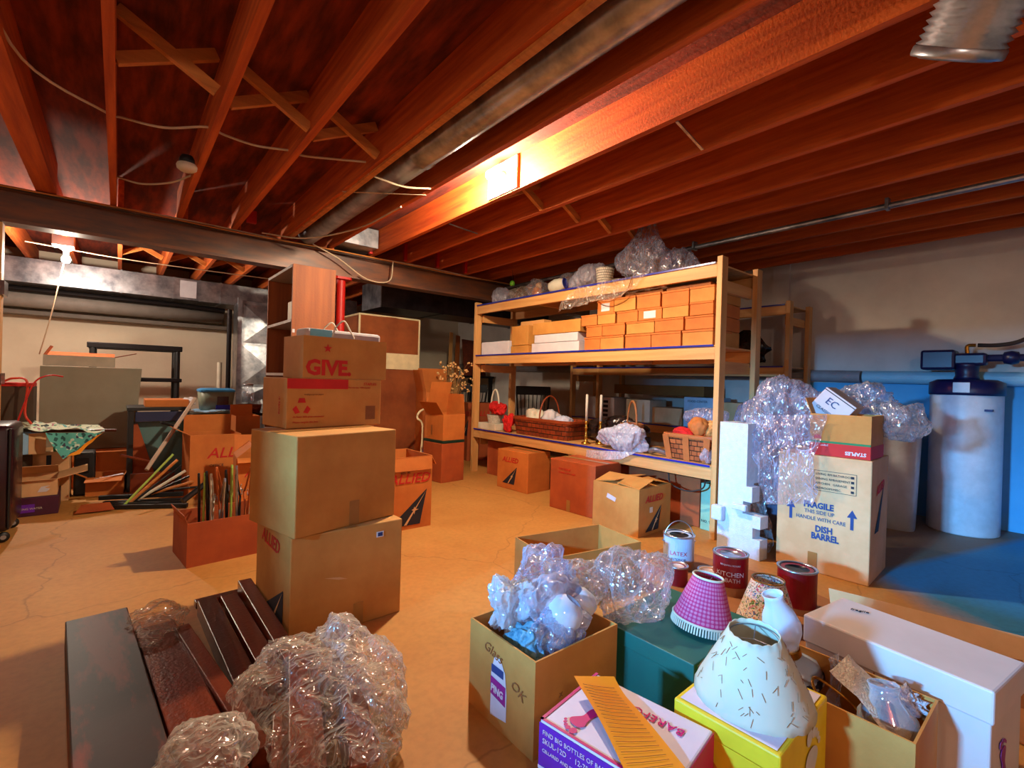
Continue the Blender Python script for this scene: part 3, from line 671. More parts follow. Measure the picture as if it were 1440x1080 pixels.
thingat('figurine', 'orange-tan rounded figurine inside a clear bag on the top deck', 'figurine', [('body', crumple(B(), (0, 0, .07), (.06, .07, .07), 4, .3, 4), KO), ('head', crumple(B(), (0, -.02, .15), (.035, .035, .035), 5, .1, 3), KP)], (3.56, 3.93, Z2))
thingat('pitcher', 'white jug with a blue mouth lying on the top deck', 'jug', [('body', lathe(B(), [(.02, 0), (.05, .02), (.07, .09), (.065, .15), (.05, .19), (.053, .2)], 28, expo=2), OFFW), ('rim', lathe(B(), [(.045, .195), (.056, .2), (.05, .206), (.03, .17), (.001, .16)], 28), BLUEP)], (3.45, 3.63, Z2+.072)).rotation_euler = (R(82), R(0), R(12))
thingat('wicker_basket', 'small cream wicker pot between the plastic bags on the top deck', 'basket', [('body', lathe(B(), [(.001, 0), (.07, 0), (.085, .16), (.09, .165), (.08, .16), (.066, .01), (.001, .01)], 28), WHITEW)], (3.5, 2.93, Z2))
sh = tag(obj('plastic_sheet', sheet(B(), (3.335, 2.35, 2.03), (3.335, 3.15, 1.99), (3.32, 3.35, 1.80), (3.30, 2.55, 1.86), 30, 14, .03, 4), PLASTL, smooth=True), 'torn clear plastic hanging over the front edge of the top deck', 'plastic sheet')
o = tag(obj('plastic_sheet', sheet(B(), (3.36, 2.2, 1.905), (3.36, 3.1, 1.90), (3.9, 3.1, 1.90), (3.9, 2.2, 1.905), 20, 12, .015, 14), PLASTL, smooth=True), 'crumpled clear plastic lying over the stacked kraft boxes', 'plastic sheet')
for k in range(9):
    a = .3+k*.06
tag(obj('tinsel_string', tube(B(), [(3.34, 2.95, 1.93), (3.325, 2.85, 1.86), (3.32, 2.7, 1.84), (3.325, 2.55, 1.9), (3.34, 2.5, 2.02)], .004, 6), KI), 'thin dark string drooping from the top deck', 'string')
# green ornament hanging beyond
o = thingat('hanging_ornament', 'tiny green ball hanging from a joist left of the shelf', 'ornament', [('ball', crumple(B(), (0, 0, 0), (.03, .03, .035), 1, 0, 3), M('green_ball', srgb(110, 190, 50), .4)), ('cord', tube(B(), [(0, 0, .03), (0, 0, .16)], .002, 5, False), CABLED)], (3.5, 4.3, 2.24))

# --- lower deck
Z3 = .531
def basket(name, label, loc, rz, w, d, h, mat, rimmat, flare=1.15, handle=None, expo=7, slats=0):
    e = E(name, label, 'basket', loc, rz)
    a = w/2/flare; ay = d/w
    obj('body', lathe(B(), [(.001, 0), (a, 0), (a*flare, h), (a*flare-.008, h), (a-.006, .012), (.001, .012)], 64, expo=expo, ay=ay), mat, e)
    obj('rim', lathe(B(), [(a*flare+.004, h-.03), (a*flare+.008, h-.02), (a*flare+.008, h), (a*flare-.004, h+.004), (a*flare-.006, h-.03)], 64, expo=expo, ay=ay), rimmat, e)
    if handle:
        hw, hh, rad, ax = handle
        pts = [((math.cos(t)*hw if ax == 'x' else 0), (math.cos(t)*hw if ax == 'y' else 0), h-.02+math.sin(t)*hh) for t in [math.pi*k/12 for k in range(13)]]
        obj('handle', tube(B(), pts, rad, 8), rimmat, e)
    if slats:
        for k in range(slats):
            u = -.36+k*(.72/(slats-1))
            obj('slat', bar(B(), (-.001+u*0-a*1.0-.004, u*d, .0), (-a*flare-.008, u*d*flare, h-.01), .05, .006, up=(-1, 0, 0)), rimmat, e)
    return e
REDB = M('red_cloth', srgb(214, 22, 18), .85, 0, srgb(180, 12, 10), (12, 12, 12), bump=.5, bscale=60)
# white basket on a cream box with a red soft toy
e = small('small cream cardboard box at the left end of the lower deck', 4.42, .34, Z3, .075, 3.40, .2, OFFW, None)
e = E('gift_basket', 'small white basket with tall cream handle full of red cloth', 'basket', (3.5, 4.56, Z3+.076))
obj('body', lathe(B(), [(.001, 0), (.075, 0), (.095, .1), (.088, .1), (.07, .01), (.001, .01)], 32), WHITEW, e)
obj('handle', tube(B(), [(0, math.cos(t)*.085, .09+math.sin(t)*.31) for t in [math.pi*k/12 for k in range(13)]], .010, 8), OFFW, e)
tag(obj('red_cloth', crumple(B(), (3.5, 4.5, Z3+.25), (.1, .13, .1), 31, .5, 5), REDB, None, True), 'bright red cloth bunched inside the white basket', 'cloth')
tag(obj('red_toy', crumple(B(), (3.46, 4.25, Z3+.09), (.07, .09, .12), 33, .6, 5, flat=.74), REDB, None, True), 'red fuzzy soft toy slumped between the white box and wicker basket', 'soft toy')
basket('wicker_basket', 'long red-brown wicker basket holding folded white cloths', (3.60, 3.72, Z3+.002), 90, .88, .36, .19, WICK, M('wicker_rim', srgb(150, 66, 30), .5), 1.1, (.15, .26, .008, 'y'), 8)
for k, (y, z, r, mt, w) in enumerate(((3.95, .16, (.12, .14, .12), OFFW, 'cream cloth'), (3.70, .16, (.12, .13, .12), WHITE, 'white cloth'), (3.50, .13, (.12, .12, .10), M('blue_cloth', srgb(206, 212, 240), .8), 'pale blue cloth'))):
    tag(obj('folded_cloth', crumple(B(), (3.6, y, Z3+z+.02), r, 40+k, .35, 4), mt, None, True), w+' bunched in the long wicker basket', 'cloth')
BRASS = M('brass', srgb(210, 150, 60), .25, .9)
for k, (x, y) in enumerate(((3.46, 3.07), (3.56, 2.98))):
    e = E('candlestick', ('left' if k == 0 else 'right')+' brass candlestick with a white candle on the lower deck', 'candlestick', (x, y, Z3+.001))
    obj('stem', lathe(B(), [(.045, 0), (.045, .012), (.02, .025), (.012, .05), (.022, .07), (.012, .09), (.012, .14), (.02, .155), (.01, .17), (.016, .2), (.018, .22), (.001, .22)], 24), BRASS, e, True)
    obj('candle', lathe(B(), [(.013, .21), (.012, .47), (.001, .475)], 16), OFFW, e, True)
    obj('wick', tube(B(), [(0, 0, .47), (0, .002, .487)], .0015, 5, False), BLACK, e)
tag(obj('black_bag', crumple(B(), (3.78, 2.98, Z3+.12), (.16, .38, .16), 51, .4, 5), M('black_film', srgb(30, 24, 24), .25, 0, srgb(50, 36, 30)), None, True), 'black plastic bag behind the candlesticks', 'bag')
basket('wicker_basket', 'small tan wicker basket with a tall round handle behind the white bag', (3.56, 2.62, Z3+.12), 60, .2, .18, .11, WICK2, M('wicker_rim2', srgb(170, 104, 54), .5), 1.4, (.10, .22, .009, 'x'), 2.4)
e = small('flat dark box under the small handled basket', 2.50, .26, Z3, .115, 3.48, .2, BLACK, None)
o = tag(obj('white_bag', crumple(B(), (3.42, 2.62, Z3+.11), (.12, .28, .15), 53, .5, 5, flat=.7), film('white_film', (.9, .9, .95), .12, .75, (.9, .88, .98)), None, True), 'white translucent bag slumped over the front edge of the lower deck', 'plastic bag')
PINKF = M('pink_edge', srgb(230, 120, 120), .6)
tag(obj('plastic_sheet', sheet(B(), (3.33, 2.40, .55), (3.33, 2.95, .50), (3.32, 2.97, .40), (3.33, 2.55, .47), 20, 8, .012, 7), MATS['white_film'], None, True), 'white plastic bag edge hanging below the lower deck', 'plastic sheet')
e = tag(obj('bead_garland', tube(B(), [(3.44, 2.34, Z3+.03), (3.42, 2.28, Z3+.05), (3.47, 2.2, Z3+.03), (3.5, 2.12, Z3+.05)], .022, 10), GALV), 'silver beaded garland beside the right-hand basket', 'garland')
basket('wicker_basket', 'square brown split-wood basket with slats at the right of the lower deck', (3.56, 1.99, Z3+.002), 0, .34, .42, .2, WICK2, M('slat_brown', srgb(186, 106, 50), .5), 1.16, None, 8, slats=3)
for k, (x, y, z, r, mt, w) in enumerate(((3.5, 2.08, .2, (.06, .1, .05), REDB, 'red cloth'), (3.56, 1.98, .25, (.07, .1, .09), KO, 'orange wicker ball'), (3.62, 1.89, .24, (.08, .1, .09), M('straw', srgb(226, 160, 84), .8, 0, srgb(180, 110, 50), (60, 60, 60), bump=.8), 'straw coloured bundle'))):
    tag(obj('basket_filling', crumple(B(), (x, y, Z3+z), r, 60+k, .3, 4), mt, None, True), w+' heaped in the square slatted basket', 'cloth')
bag('clear plastic bag heaped on the square slatted basket', (3.7, 1.98, Z3+.31), (.12, .2, .11), 71, PLASTB)
bag('small clear bag beside the right post on the lower deck', (3.42, 1.83, Z3+.06), (.06, .05, .07), 73, PLASTM)

# --- cartons under the lower deck
e = carton('orange moving carton with red lettering, leftmost under the lower deck', 3.14, 3.53, 0, 3, .32, .46, .4, KO); allied(e, 'L', .08, .28, .072)
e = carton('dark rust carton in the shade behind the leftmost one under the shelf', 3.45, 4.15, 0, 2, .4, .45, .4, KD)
e = carton('plain tall orange carton under the middle of the lower deck', 3.025, 2.57, 0, 3, .36, .5, .435, KD); text(e, 'THIS SIDE UP', 'L', .1, .35, .024, MATS['rust_card'] if False else REDINK); text(e, 'HANDLE WITH CARE', 'L', .1, .32, .02, REDINK); decal(e, 'L', rect(.2, .24, 0, .1), TAPE, 'tape')
e = carton('half-lit moving carton with open flaps and white sticker under the right end', 2.925, 2.07, 0, 2, .43, .42, .345, KR, True, (('L', -75, .2), ('R', -78, .2), ('F', -84, .2), ('K', -80, .2)), inner=KI)
allied(e, 'F', .08, .24, .07); decal(e, 'L', [(.13, .24), (.21, .22), (.22, .25), (.14, .275)], WHITE, 'paper_label'); decal(e, 'F', rect(.14, .18, .16, .2), OFFW, 'paper_label')
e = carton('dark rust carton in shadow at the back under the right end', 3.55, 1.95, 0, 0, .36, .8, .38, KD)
e = carton('pale green carton half hidden behind the front right shelf post', 3.52, 1.80, 0, -3, .3, .13, .36, M('green_card', srgb(150, 196, 164), .7)); text(e, 'NO. 90', 'L', .01, .06, .03, INK)
tag(obj('power_cord', tube(B(), [(3.42, 2.15, .41), (3.41, 2.12, .33), (3.41, 1.98, .3), (3.42, 1.86, .34), (3.43, 1.84, .42)], .006, 6), CABLED), 'dark power cord drooping below the right end of the lower deck', 'cable')

# --- behind: second shelf contents, chairs
Zb = .651
bl = [('cream box with dark stripes on the rear shelf', 4.0, .48, .29, WHITE), ('cream striped box beside it on the rear shelf', 3.45, .36, .28, OFFW), ('small tan box on the rear shelf', 3.02, .4, .2, KP), ('pale blue appliance box on the rear shelf', 2.62, .38, .34, M('pale_blue_card', srgb(176, 206, 232), .6)), ('grey-tan box at the right of the rear shelf', 2.2, .38, .3, KP)]
for lab, y, w, h, mt in bl:
    e = small(lab, y, w, Zb, h, 5.04, .35, mt, 'boxes on the rear shelf')
    if 'dark stripes' in lab:
        for q in range(4): decal(e, 'L', rect(.3, .38, .03+q*.06, .065+q*.06), INK, 'printed_stripe')
    if 'blue appliance' in lab:
        text(e, 'FOOD CENTER', 'L', .05, .28, .035, INK); decal(e, 'L', [(.1, .04), (.3, .04), (.33, .2), (.28, .22), (.12, .18)], INK, 'printed_outline'); decal(e, 'L', [(.115, .055), (.285, .055), (.31, .185), (.27, .2), (.135, .165)], MATS['pale_blue_card'], 'printed_outline', .003)
small('long olive-brown flat carton lying across the boxes on the rear shelf', 2.75, 1.25, Zb+.345, .12, 5.03, .3, M('olive_card', srgb(120, 84, 28), .7), None)
small('rust-brown box seen between the right posts on the rear shelf', 1.92, .26, Zb, .2, 5.0, .3, KD, None)
tag(obj('white_cloth', crumple(B(), (5.15, 2.05, Zb+.26), (.1, .13, .07), 80, .5, 4), OFFW, None, True), 'white crumpled cloth on the rust-brown box on the rear shelf', 'cloth')
tag(obj('black_bag', crumple(B(), (5.2, 2.4, 1.33+.18), (.12, .3, .22), 82, .5, 4), MATS['black_film'], None, True), 'black bag standing on the rear shelf unit beside the wall', 'bag')
def chair(label, loc, rz, s=1):
    e = E('spindle_chair', label, 'chair', loc, rz)
    obj('seat', lathe(B(), [(.001, .41), (.2, .41), (.23, .425), (.22, .445), (.001, .44)], 32, expo=3, ay=.95), BLACK, e, True)
    for sx in (-1, 1):
        for sy in (-1, 1): obj('leg', tube(B(), [(sx*.15, sy*.14, .42), (sx*.21, sy*.2, .0)], lambda t: .016+.008*math.sin(t*3.1), 8, False), BLACK, e)
        obj('stretcher', tube(B(), [(sx*.18, -.17, .2), (sx*.18, .17, .2)], .009, 8, False), BLACK, e)
        obj('back_post', tube(B(), [(sx*.2, .19, .43), (sx*.25, .27, .98)], .014, 8, False), BLACK, e)
    for k in range(7): x = -.15+k*.05; obj('spindle', tube(B(), [(x, .19, .43), (x*1.25, .265, .96)], .007, 6, False), BLACK, e)
    bm = bx(B(), -.26, .26, -.012, .012, 0, .13, .01)
    for v in bm.verts: v.co.z += -.25*v.co.x**2*2; v.co.y += -.3*v.co.x**2
    o = obj('top_rail', bm, BLACK, e, False); o.location = (0, .28, .95)
    return e
chair('black spindle-back wooden chair behind the long wicker basket', (4.62, 5.15, 0), -45)
chair('dark wooden chair beyond the left end of the shelf unit', (4.28, 6.35, 0), -60)

# ------------------------------------------------------------------ tall stack of cartons in the middle of the floor
e = carton('big brown moving carton at the bottom of the tall central stack', .554, 2.054, 0, 1.5, .5, .53, .44, KR)
allied(e, 'L', .10, .33, .085, road=False)
decal(e, 'L', [(.08, .0), (.45, .0), (.45, .2)], INK, 'road_emblem'); decal(e, 'L', [(.27, .004), (.30, .004), (.44, .185)], KP, 'road_emblem', .003)
decal(e, 'F', rect(.27, .315, 0, .1), TAPE, 'tape'); decal(e, 'F', rect(.37, .405, .375, .40), M('sticker_blue', srgb(220, 230, 240), .4), 'sticker'); decal(e, 'F', rect(.376, .399, .379, .396), BLUEINK, 'sticker', .003)
decal(e, 'F', [(.14, .245), (.2, .225), (.24, .22), (.205, .235)], KP, 'torn_patch')
e = carton('big plain brown carton, second from the bottom of the central stack', .56, 2.03, .4412, 13, .50, .40, .415, KR)
decal(e, 'F', rect(.25, .3, 0, .11), TAPE, 'tape')
e = carton('brown office-supply carton with red printed band, third in the central stack', .593, 2.33, .857, 8, .49, .28, .235, KR)
decal(e, 'F', rect(.002, .30, .185, .232), REDINK, 'printed_band'); text(e, 'STAPLES', 'F', .385, .205, .02, REDINK); text(e, 'That was easy.  100% recycled', 'F', .3, .19, .01, REDINK)
for k in range(3):
    a = R(90+120*k); cx, cy = .07+.026*math.cos(a), .10+.026*math.sin(a)
    decal(e, 'F', [(cx+.02*math.cos(a+q), cy+.02*math.sin(a+q)) for q in (R(-110), R(-40), R(40), R(110))], REDINK, 'recycling_mark')
text(e, 'At least 30% post-consumer', 'F', .03, .05, .013, REDINK); text(e, 'Please recycle this box', 'F', .03, .025, .013, REDINK); text(e, 'multipurpose paper', 'F', .08, .155, .012, KI)
decal(e, 'F', rect(.4, .455, .03, .1), KI, 'printed_patch'); text(e, '10 REAMS', 'L', .2, .15, .02, REDINK, rot=-90)
e = carton('open brown donation carton with red printed word on top of the central stack', .665, 2.345, 1.093, 8, .445, .22, .20, KR, True)
text(e, 'GIVE.', 'F', .012, .018, .1, REDINK, 1.0, name='lettering', bold=.004)
st = [(.118+(.022 if i % 2 == 0 else .009)*math.sin(R(36*i)), .145+(.022 if i % 2 == 0 else .009)*math.cos(R(36*i))) for i in range(10)]
decal(e, 'F', st, REDINK, 'star_emblem')
e = E('gift_bag', 'grey-white paper bag with twine handles standing in the donation carton', 'bag', (.69, 2.40, 1.10), 8); e['dims'] = (.41, .12, .22)
obj('body', bx(B(), 0, .41, 0, .12, 0, .235, .015), M('grey_paper', srgb(196, 186, 190), .7), e)
decal(e, 'F', rect(.02, .13, .17, .232), M('cyan_label', srgb(130, 214, 246), .5), 'paper_label'); text(e, 'PRINT', 'F', .065, .185, .016, BLUEINK, rot=0)
for y in (-.003, .123): obj('handle', tube(B(), [(.13, y, .2), (.15, y, .25), (.19, y, .285), (.22, y, .25), (.25, y, .2)], .004, 6), OFFW, e)

e = carton('open orange moving carton with red lettering behind the central stack', 1.44, 3.17, 0, 0, .41, .42, .53, KO, True, (('F', 172, .1), ('R', 150, .08), ('L', 165, .1)), inner=KD)
allied(e, 'F', .06, .34, .1); text(e, 'SIZE  XL', 'F', .15, .41, .022, INK); decal(e, 'F', rect(.0, .41, .445, .47), KI, 'crease')

# ------------------------------------------------------------------ wardrobe, bookcase and cartons beside the shelf
e = E('bookcase', 'tall oak-veneer bookcase with open shelves facing left, under the beam', 'bookcase', (1.16, 4.45, 0)); e['dims'] = (.37, .9, 2.08)
obj('side_panel', bx(B(), 0, .37, 0, .02, 0, 2.08, .001), OAK, e); obj('side_panel', bx(B(), 0, .37, .88, .9, 0, 2.08, .001), OAK, e)
obj('back_panel', bx(B(), .36, .37, .021, .879, 0, 2.079), MAHOG, e)
for z in (.02, .55, 1.10, 1.575, 2.055): obj('shelf', bx(B(), -.002, .359, .021, .879, z, z+.025), M('shelf_edge', srgb(176, 160, 150), .5) if z > .1 else OAK, e)
decal(e, 'F', rect(.005, .025, 1.48, 1.51), WHITE, 'sticker')
small('small white paper box on the upper shelf of the bookcase', 4.75, .16, 1.602, .2, 1.24, .12, OFFW, None)
e = E('glass_jar', 'small clear lidded jar on the middle bookcase shelf', 'jar', (1.27, 4.62, 1.127)); obj('body', lathe(B(), [(.05, 0), (.055, .08), (.045, .1)], 24), GLASS, e, True); obj('lid', lathe(B(), [(.056, .1), (.056, .115), (.001, .118)], 24), OFFW, e)

CLOTH = M('brown_canvas', srgb(150, 78, 32), .85, 0, srgb(122, 58, 22), (3, 3, 3), bump=.3, bscale=14)
PIPE_ = M('cream_piping', srgb(232, 214, 170), .7)
e = E('fabric_wardrobe', 'tall brown fabric wardrobe with cream piping and cream band', 'wardrobe', (2.22, 5.6, 0)); e['dims'] = (.8, .62, 1.87)
bm = B(); bx(bm, 0, .8, 0, .62, 0, 1.87, .01); bmesh.ops.subdivide_edges(bm, edges=bm.edges[:], cuts=6, use_grid_fill=True)
for v in bm.verts:
    if .05 < v.co.x < .75 and v.co.y < .02: v.co.y += .03*noise.noise(v.co*3)
obj('body', bm, CLOTH, e, True)
for a, b in (((0, 0, .02), (0, 0, 1.87)), ((.8, 0, .02), (.8, 0, 1.87)), ((0, 0, 1.87), (.8, 0, 1.87)), ((0, 0, 1.87), (0, .62, 1.87)), ((.8, 0, 1.87), (.8, .62, 1.87))):
    obj('piping', tube(B(), [a, b], .012, 8, False), PIPE_, e)
obj('cream_band', bx(B(), -.004, .804, -.008, 0.005, 1.22, 1.42, .002), PIPE_, e)

e = carton('rust moving carton beside the shelf unit, carrying a tall open carton', 2.68, 4.40, 0, 6, .31, .34, .42, KD); text(e, 'BOOKS', 'L', .08, .24, .03, REDINK); text(e, 'KITCHEN', 'L', .08, .2, .03, REDINK)
e2 = tag(obj('green_binder', bx(B(), 0, .3, 0, .36, 0, .028, .004), M('dark_green', srgb(20, 54, 44), .4)), 'dark green flat folder lying on the rust carton beside the shelf', 'folder'); e2.location = (2.69, 4.40, .4215); e2.rotation_euler = (0, 0, R(6))
e = carton('open orange carton with a big raised flap above the green folder', 2.70, 4.42, .451, 6, .3, .33, .28, KO, True, (('L', 35, .16), ('K', -14, .36), ('R', -5, .22)))
decal(e, 'L', rect(.12, .14, .05, .16), KI, 'printed_patch')
e = carton('tall orange carton leaning near the fabric wardrobe', 2.95, 5.25, 0, -8, .42, .35, .95, KO, True, (('L', 12, .28), ('K', -5, .3), ('F', 170, .2)))
decal(e, 'F', [(.02, .2), (.3, .2), (.3, .6)], INK, 'road_emblem')
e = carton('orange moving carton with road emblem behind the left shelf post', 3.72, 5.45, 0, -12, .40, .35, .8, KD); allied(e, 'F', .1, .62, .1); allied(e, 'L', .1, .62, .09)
e = E('laundry_bag', 'small lavender patterned bag with a brown rim between the cartons', 'bag', (2.90, 4.98, 0), -10)
obj('body', lathe(B(), [(.001, 0), (.1, 0), (.115, .3), (.001, .3)], 32, expo=5, ay=.8), floral('lavender_print', srgb(120, 96, 150), (srgb(90, 70, 140), srgb(170, 150, 190), srgb(80, 50, 70)), 40), e)
obj('rim', lathe(B(), [(.12, .29), (.125, .30), (.125, .37), (.1, .38), (.001, .36)], 32, expo=5, ay=.8), KI, e)
tag(obj('cream_rod', tube(B(), [(2.92, 5.0, .79), (2.72, 4.95, .74), (2.66, 4.92, .66), (2.72, 4.9, .56), (2.70, 4.9, .1), (2.70, 4.9, .0)], .012, 8), PIPE_), 'bent cream metal rod standing between the wardrobe and the cartons', 'rod')
# dried flowers
e = E('dried_flowers', 'big bunch of dried straw-coloured flowers rising from the tall carton', 'dried flowers', (3.16, 4.95, .88))
st_, hd = B(), B()
for k in range(70):
    a = rnd.uniform(0, 6.28); sp = rnd.uniform(.02, .22); hgt = rnd.uniform(.1, .45)
    p = Vector((math.cos(a)*sp, math.sin(a)*sp, hgt)); tube(st_, [(0, 0, -.3), p*.5+Vector((0, 0, .05)), p], .0016, 4)
    for q in range(2):
        g = bmesh.ops.create_icosphere(hd, subdivisions=1, radius=rnd.uniform(.009, .017)); o2 = p+Vector((rnd.uniform(-.02, .02), rnd.uniform(-.02, .02), rnd.uniform(-.03, .01)))
        bmesh.ops.translate(hd, verts=g['verts'], vec=o2)
obj('stems', st_, M('straw_stem', srgb(150, 110, 60), .8), e); obj('seed_heads', hd, M('straw_head', srgb(226, 176, 112), .8), e, kind='stuff')
# panels leaning on far shelf
for k, (x, w, h, mt, w2) in enumerate(((4.66, .07, .85, PINEZ, 'first thin pine board leaning at the back left of the shelf'), (4.8, .09, .8, OAK, 'second thin oak board leaning at the back left of the shelf'), (5.02, .5, .72, MAHOG2, 'dark red wooden panel leaning at the back left of the shelf'))):
    o = tag(obj('leaning_board', bx(B(), 0, w, 0, .02, 0, h, .002), mt), w2, 'board'); o.location = (x, 7.5, 1.2); o.rotation_euler = (R(-14), R(10 if k < 2 else 3), 0)
e = E('work_bench', 'dark bench with white edge beyond the shelf unit', 'bench', (4.3, 7.35, 0)); obj('bench_top', bx(B(), 0, 1.3, 0, .8, 1.16, 1.2, .003), DKMET, e)
for x in (.02, 1.22):
    for y in (.02, .72): obj('leg', bx(B(), x, x+.06, y, y+.06, 0, 1.16), DKMET, e)

# ------------------------------------------------------------------ right side: dish barrel carton, tank, bin
e = carton('tall tan dish-barrel carton with dark blue lettering near the right wall', 3.30, .786, 0, 3, .45, .487, .71, KP)
text(e, 'DISH', 'L', .215, .25, .052, BLUEINK, .8, bold=.002); text(e, 'BARREL', 'L', .195, .205, .052, BLUEINK, .8, bold=.002)
text(e, 'FRAGILE', 'L', .15, .39, .05, BLUEINK, .85, bold=.002); text(e, 'THIS SIDE UP', 'L', .155, .355, .032, BLUEINK, .85); text(e, 'HANDLE WITH CARE', 'L', .11, .315, .032, BLUEINK, .85)
for u in (.08, .40): decal(e, 'L', [(u-.008, .30), (u+.008, .30), (u+.008, .37), (u+.025, .37), (u, .415), (u-.025, .37), (u-.008, .37)], BLUEINK, 'up_arrow')
for a, b, c, d in ((.20, .202, .50, .62), (.415, .417, .50, .62), (.20, .417, .62, .622), (.20, .417, .50, .502)): decal(e, 'L', rect(a, b, c, d), INK, 'printed_frame')
for k, wd in enumerate(('BATHROOM', 'BASEMENT', 'GARAGE', 'MISC.')): text(e, wd, 'L', .30, .595-k*.028, .018, INK); decal(e, 'L', rect(.39, .405, .594-k*.028, .608-k*.028), INK, 'tick_box')
for k, wd in enumerate(('LIVING RM', 'DINING RM', 'KITCHEN', 'BEDROOM')): text(e, wd, 'L', .21, .595-k*.028, .018, INK)
decal(e, 'L', rect(.18, .23, 0, .12), TAPE, 'tape')
decal(e, 'F', [(.10, .2), (.33, .5), (.31, .2)] if False else [(.10, .28), (.20, .28), (.33, .56)], INK, 'road_emblem'); text(e, 'ALLIED', 'F', .13, .5, .07, REDINK, .9, 8, .25, bold=.002)
e = carton('brown office-supply carton with green stripe and red band, upside-down print', 3.32, .80, .7125, 2, .3, .31, .25, KR, True, (('K', 20, .1),))
GREENI = M('green_ink', srgb(20, 120, 60), .6)
decal(e, 'L', rect(0, .31, 0, .075), REDINK, 'printed_band'); decal(e, 'L', rect(0, .31, .075, .087), GREENI, 'printed_band'); text(e, 'STAPLES', 'L', .29, .035, .028, WHITE, 1, 180, bold=.001); text(e, 'paper', 'L', .1, .065, .018, WHITE, 1, 180)
decal(e, 'L', [(.02+.022+.022*math.cos(R(20*k)), .10+.025*math.sin(R(20*k))) for k in range(10)], REDINK, 'printed_badge'); decal(e, 'F', rect(0, .3, 0, .075), REDINK, 'printed_band')
e = E('white_box', 'white printed box tilted on its corner in the brown supply carton', 'box', (3.40, 1.0, .87), rot=(R(38), R(0), R(4))); e['dims'] = (.22, .2, .2)
obj('body', bx(B(), 0, .22, 0, .2, 0, .17, .004), WHITE, e); text(e, 'EC', 'L', .05, .09, .06, BLUEINK); text(e, 'CLASSIC', 'L', .03, .04, .025, INK)
decal(e, 'L', rect(0, .2, .155, .16), INK, 'printed_line')
# draped plastic heap
bag('large cloudy heap of clear plastic draped left of the supply carton', (3.62, 1.42, .93), (.26, .3, .3), 91, PLASTB, .45, 5, flat=.8)
bag('clear plastic bundle on top behind the white tilted box', (3.82, 1.02, 1.0), (.2, .28, .2), 93, PLAST, .45, 5)
bag('clear plastic spilling over the right side of the supply carton', (3.62, .72, .93), (.14, .14, .15), 95, PLAST, .5, 5)
tag(obj('plastic_sheet', sheet(B(), (3.27, 1.02, .96), (3.30, 1.48, .92), (3.24, 1.34, .36), (3.25, 1.05, .42), 40, 44, .035, 9), PLASTB, None, True), 'clear crumpled plastic sheet falling over the corner of the dish-barrel carton', 'plastic sheet')
tag(obj('plastic_sheet', sheet(B(), (3.40, 1.36, .9), (3.48, 1.66, .85), (3.42, 1.60, .05), (3.36, 1.34, .02), 30, 50, .04, 19), PLAST, None, True), 'clear plastic sheet hanging to the floor behind the white foam block', 'plastic sheet')
e = tag(obj('pale_bundle', crumple(B(), (3.75, 1.5, .36), (.2, .22, .36), 97, .3, 4, flat=.95), M('grey_cloth', srgb(110, 112, 140), .8), None, True), 'dim grey-blue bundle under the plastic heap behind the foam block', 'bundle')
# styrofoam block
FOAM = M('white_foam', srgb(206, 212, 224), .8, 0, srgb(194, 200, 214), (30, 30, 30), bump=.3, bscale=140)
pf = [(0, 0), (.30, 0), (.30, .13), (.25, .13), (.25, .20), (.30, .20), (.30, .28), (.18, .28), (.18, .36), (.24, .36), (.24, .46), (.20, .46), (.20, .87), (0, .87)]
e = E('foam_block', 'tall white notched packing foam block standing beside the front shelf post', 'packing foam', (3.22, 1.635, 0), -96)
bm = poly(B(), pf, .09, 1); obj('body', bm, FOAM, e)
obj('corner_lug', bx(B(), -.02, .06, -.05, 0, .2, .3, .01), FOAM, e); obj('corner_lug', bx(B(), .12, .22, -.04, .0, .3, .34, .008), FOAM, e)
obj('side_wall', bx(B(), 0, .05, .09, .2, 0, .87, .004), FOAM, e); obj('side_wall', bx(B(), .16, .2, .09, .16, .47, .87, .004), FOAM, e)

# water softener
TANK = M('tank_white', srgb(214, 220, 232), .4); NAVY = M('navy_plastic', srgb(22, 26, 74), .35)
e = E('water_softener', 'tall white water softener tank with dark blue valve head by the right wall', 'water softener', (5.33, .66, 0))
obj('tank', lathe(B(), [(.001, 0), (.215, 0), (.222, .01), (.222, 1.12), (.215, 1.14)], 48), TANK, e, True)
obj('collar', lathe(B(), [(.228, 1.10), (.23, 1.12), (.228, 1.2), (.18, 1.225), (.06, 1.23), (.001, 1.23)], 48, expo=2.3), NAVY, e, True)
obj('neck', lathe(B(), [(.085, 1.22), (.07, 1.26), (.075, 1.33), (.09, 1.36), (.001, 1.37)], 28), NAVY, e, True)
obj('control_head', bx(B(), -.10, .10, .06, .28, 1.305, 1.47, .02), NAVY, e)
obj('valve_body', bx(B(), -.07, .06, -.12, .08, 1.34, 1.44, .02), NAVY, e)
obj('label_plate', bx(B(), -.235, -.222, -.05, .05, 1.12, 1.2, .003), TANK, e)
obj('name_badge', bx(B(), -.20, -.13, -.175, -.13, .98, .995), BLUEINK, e)
obj('bypass_valve', lathe(B(), [(.02, 0), (.045, .01), (.055, .05), (.045, .09), (.02, .1)], 20), NAVY, e, True).matrix_local = Matrix.Translation((0, -.2, 1.40)) @ Matrix.Rotation(R(90), 4, 'X')
obj('fitting', tube(B(), [(0, .0, 1.40), (0, -.34, 1.40)], .028, 12, False), NAVY, e)
obj('brass_elbow', tube(B(), [(0, .0, 1.44), (0, .0, 1.50), (0, -.05, 1.505)], .014, 10), BRASS, e)
tag(obj('water_pipe', tube(B(), [(5.33, .32, 1.40), (5.33, .1, 1.405), (5.33, -1.2, 1.41)], .012, 10), M('copper', srgb(150, 86, 60), .35, .8)), 'thin copper pipe leading right from the softener valve', 'pipe')
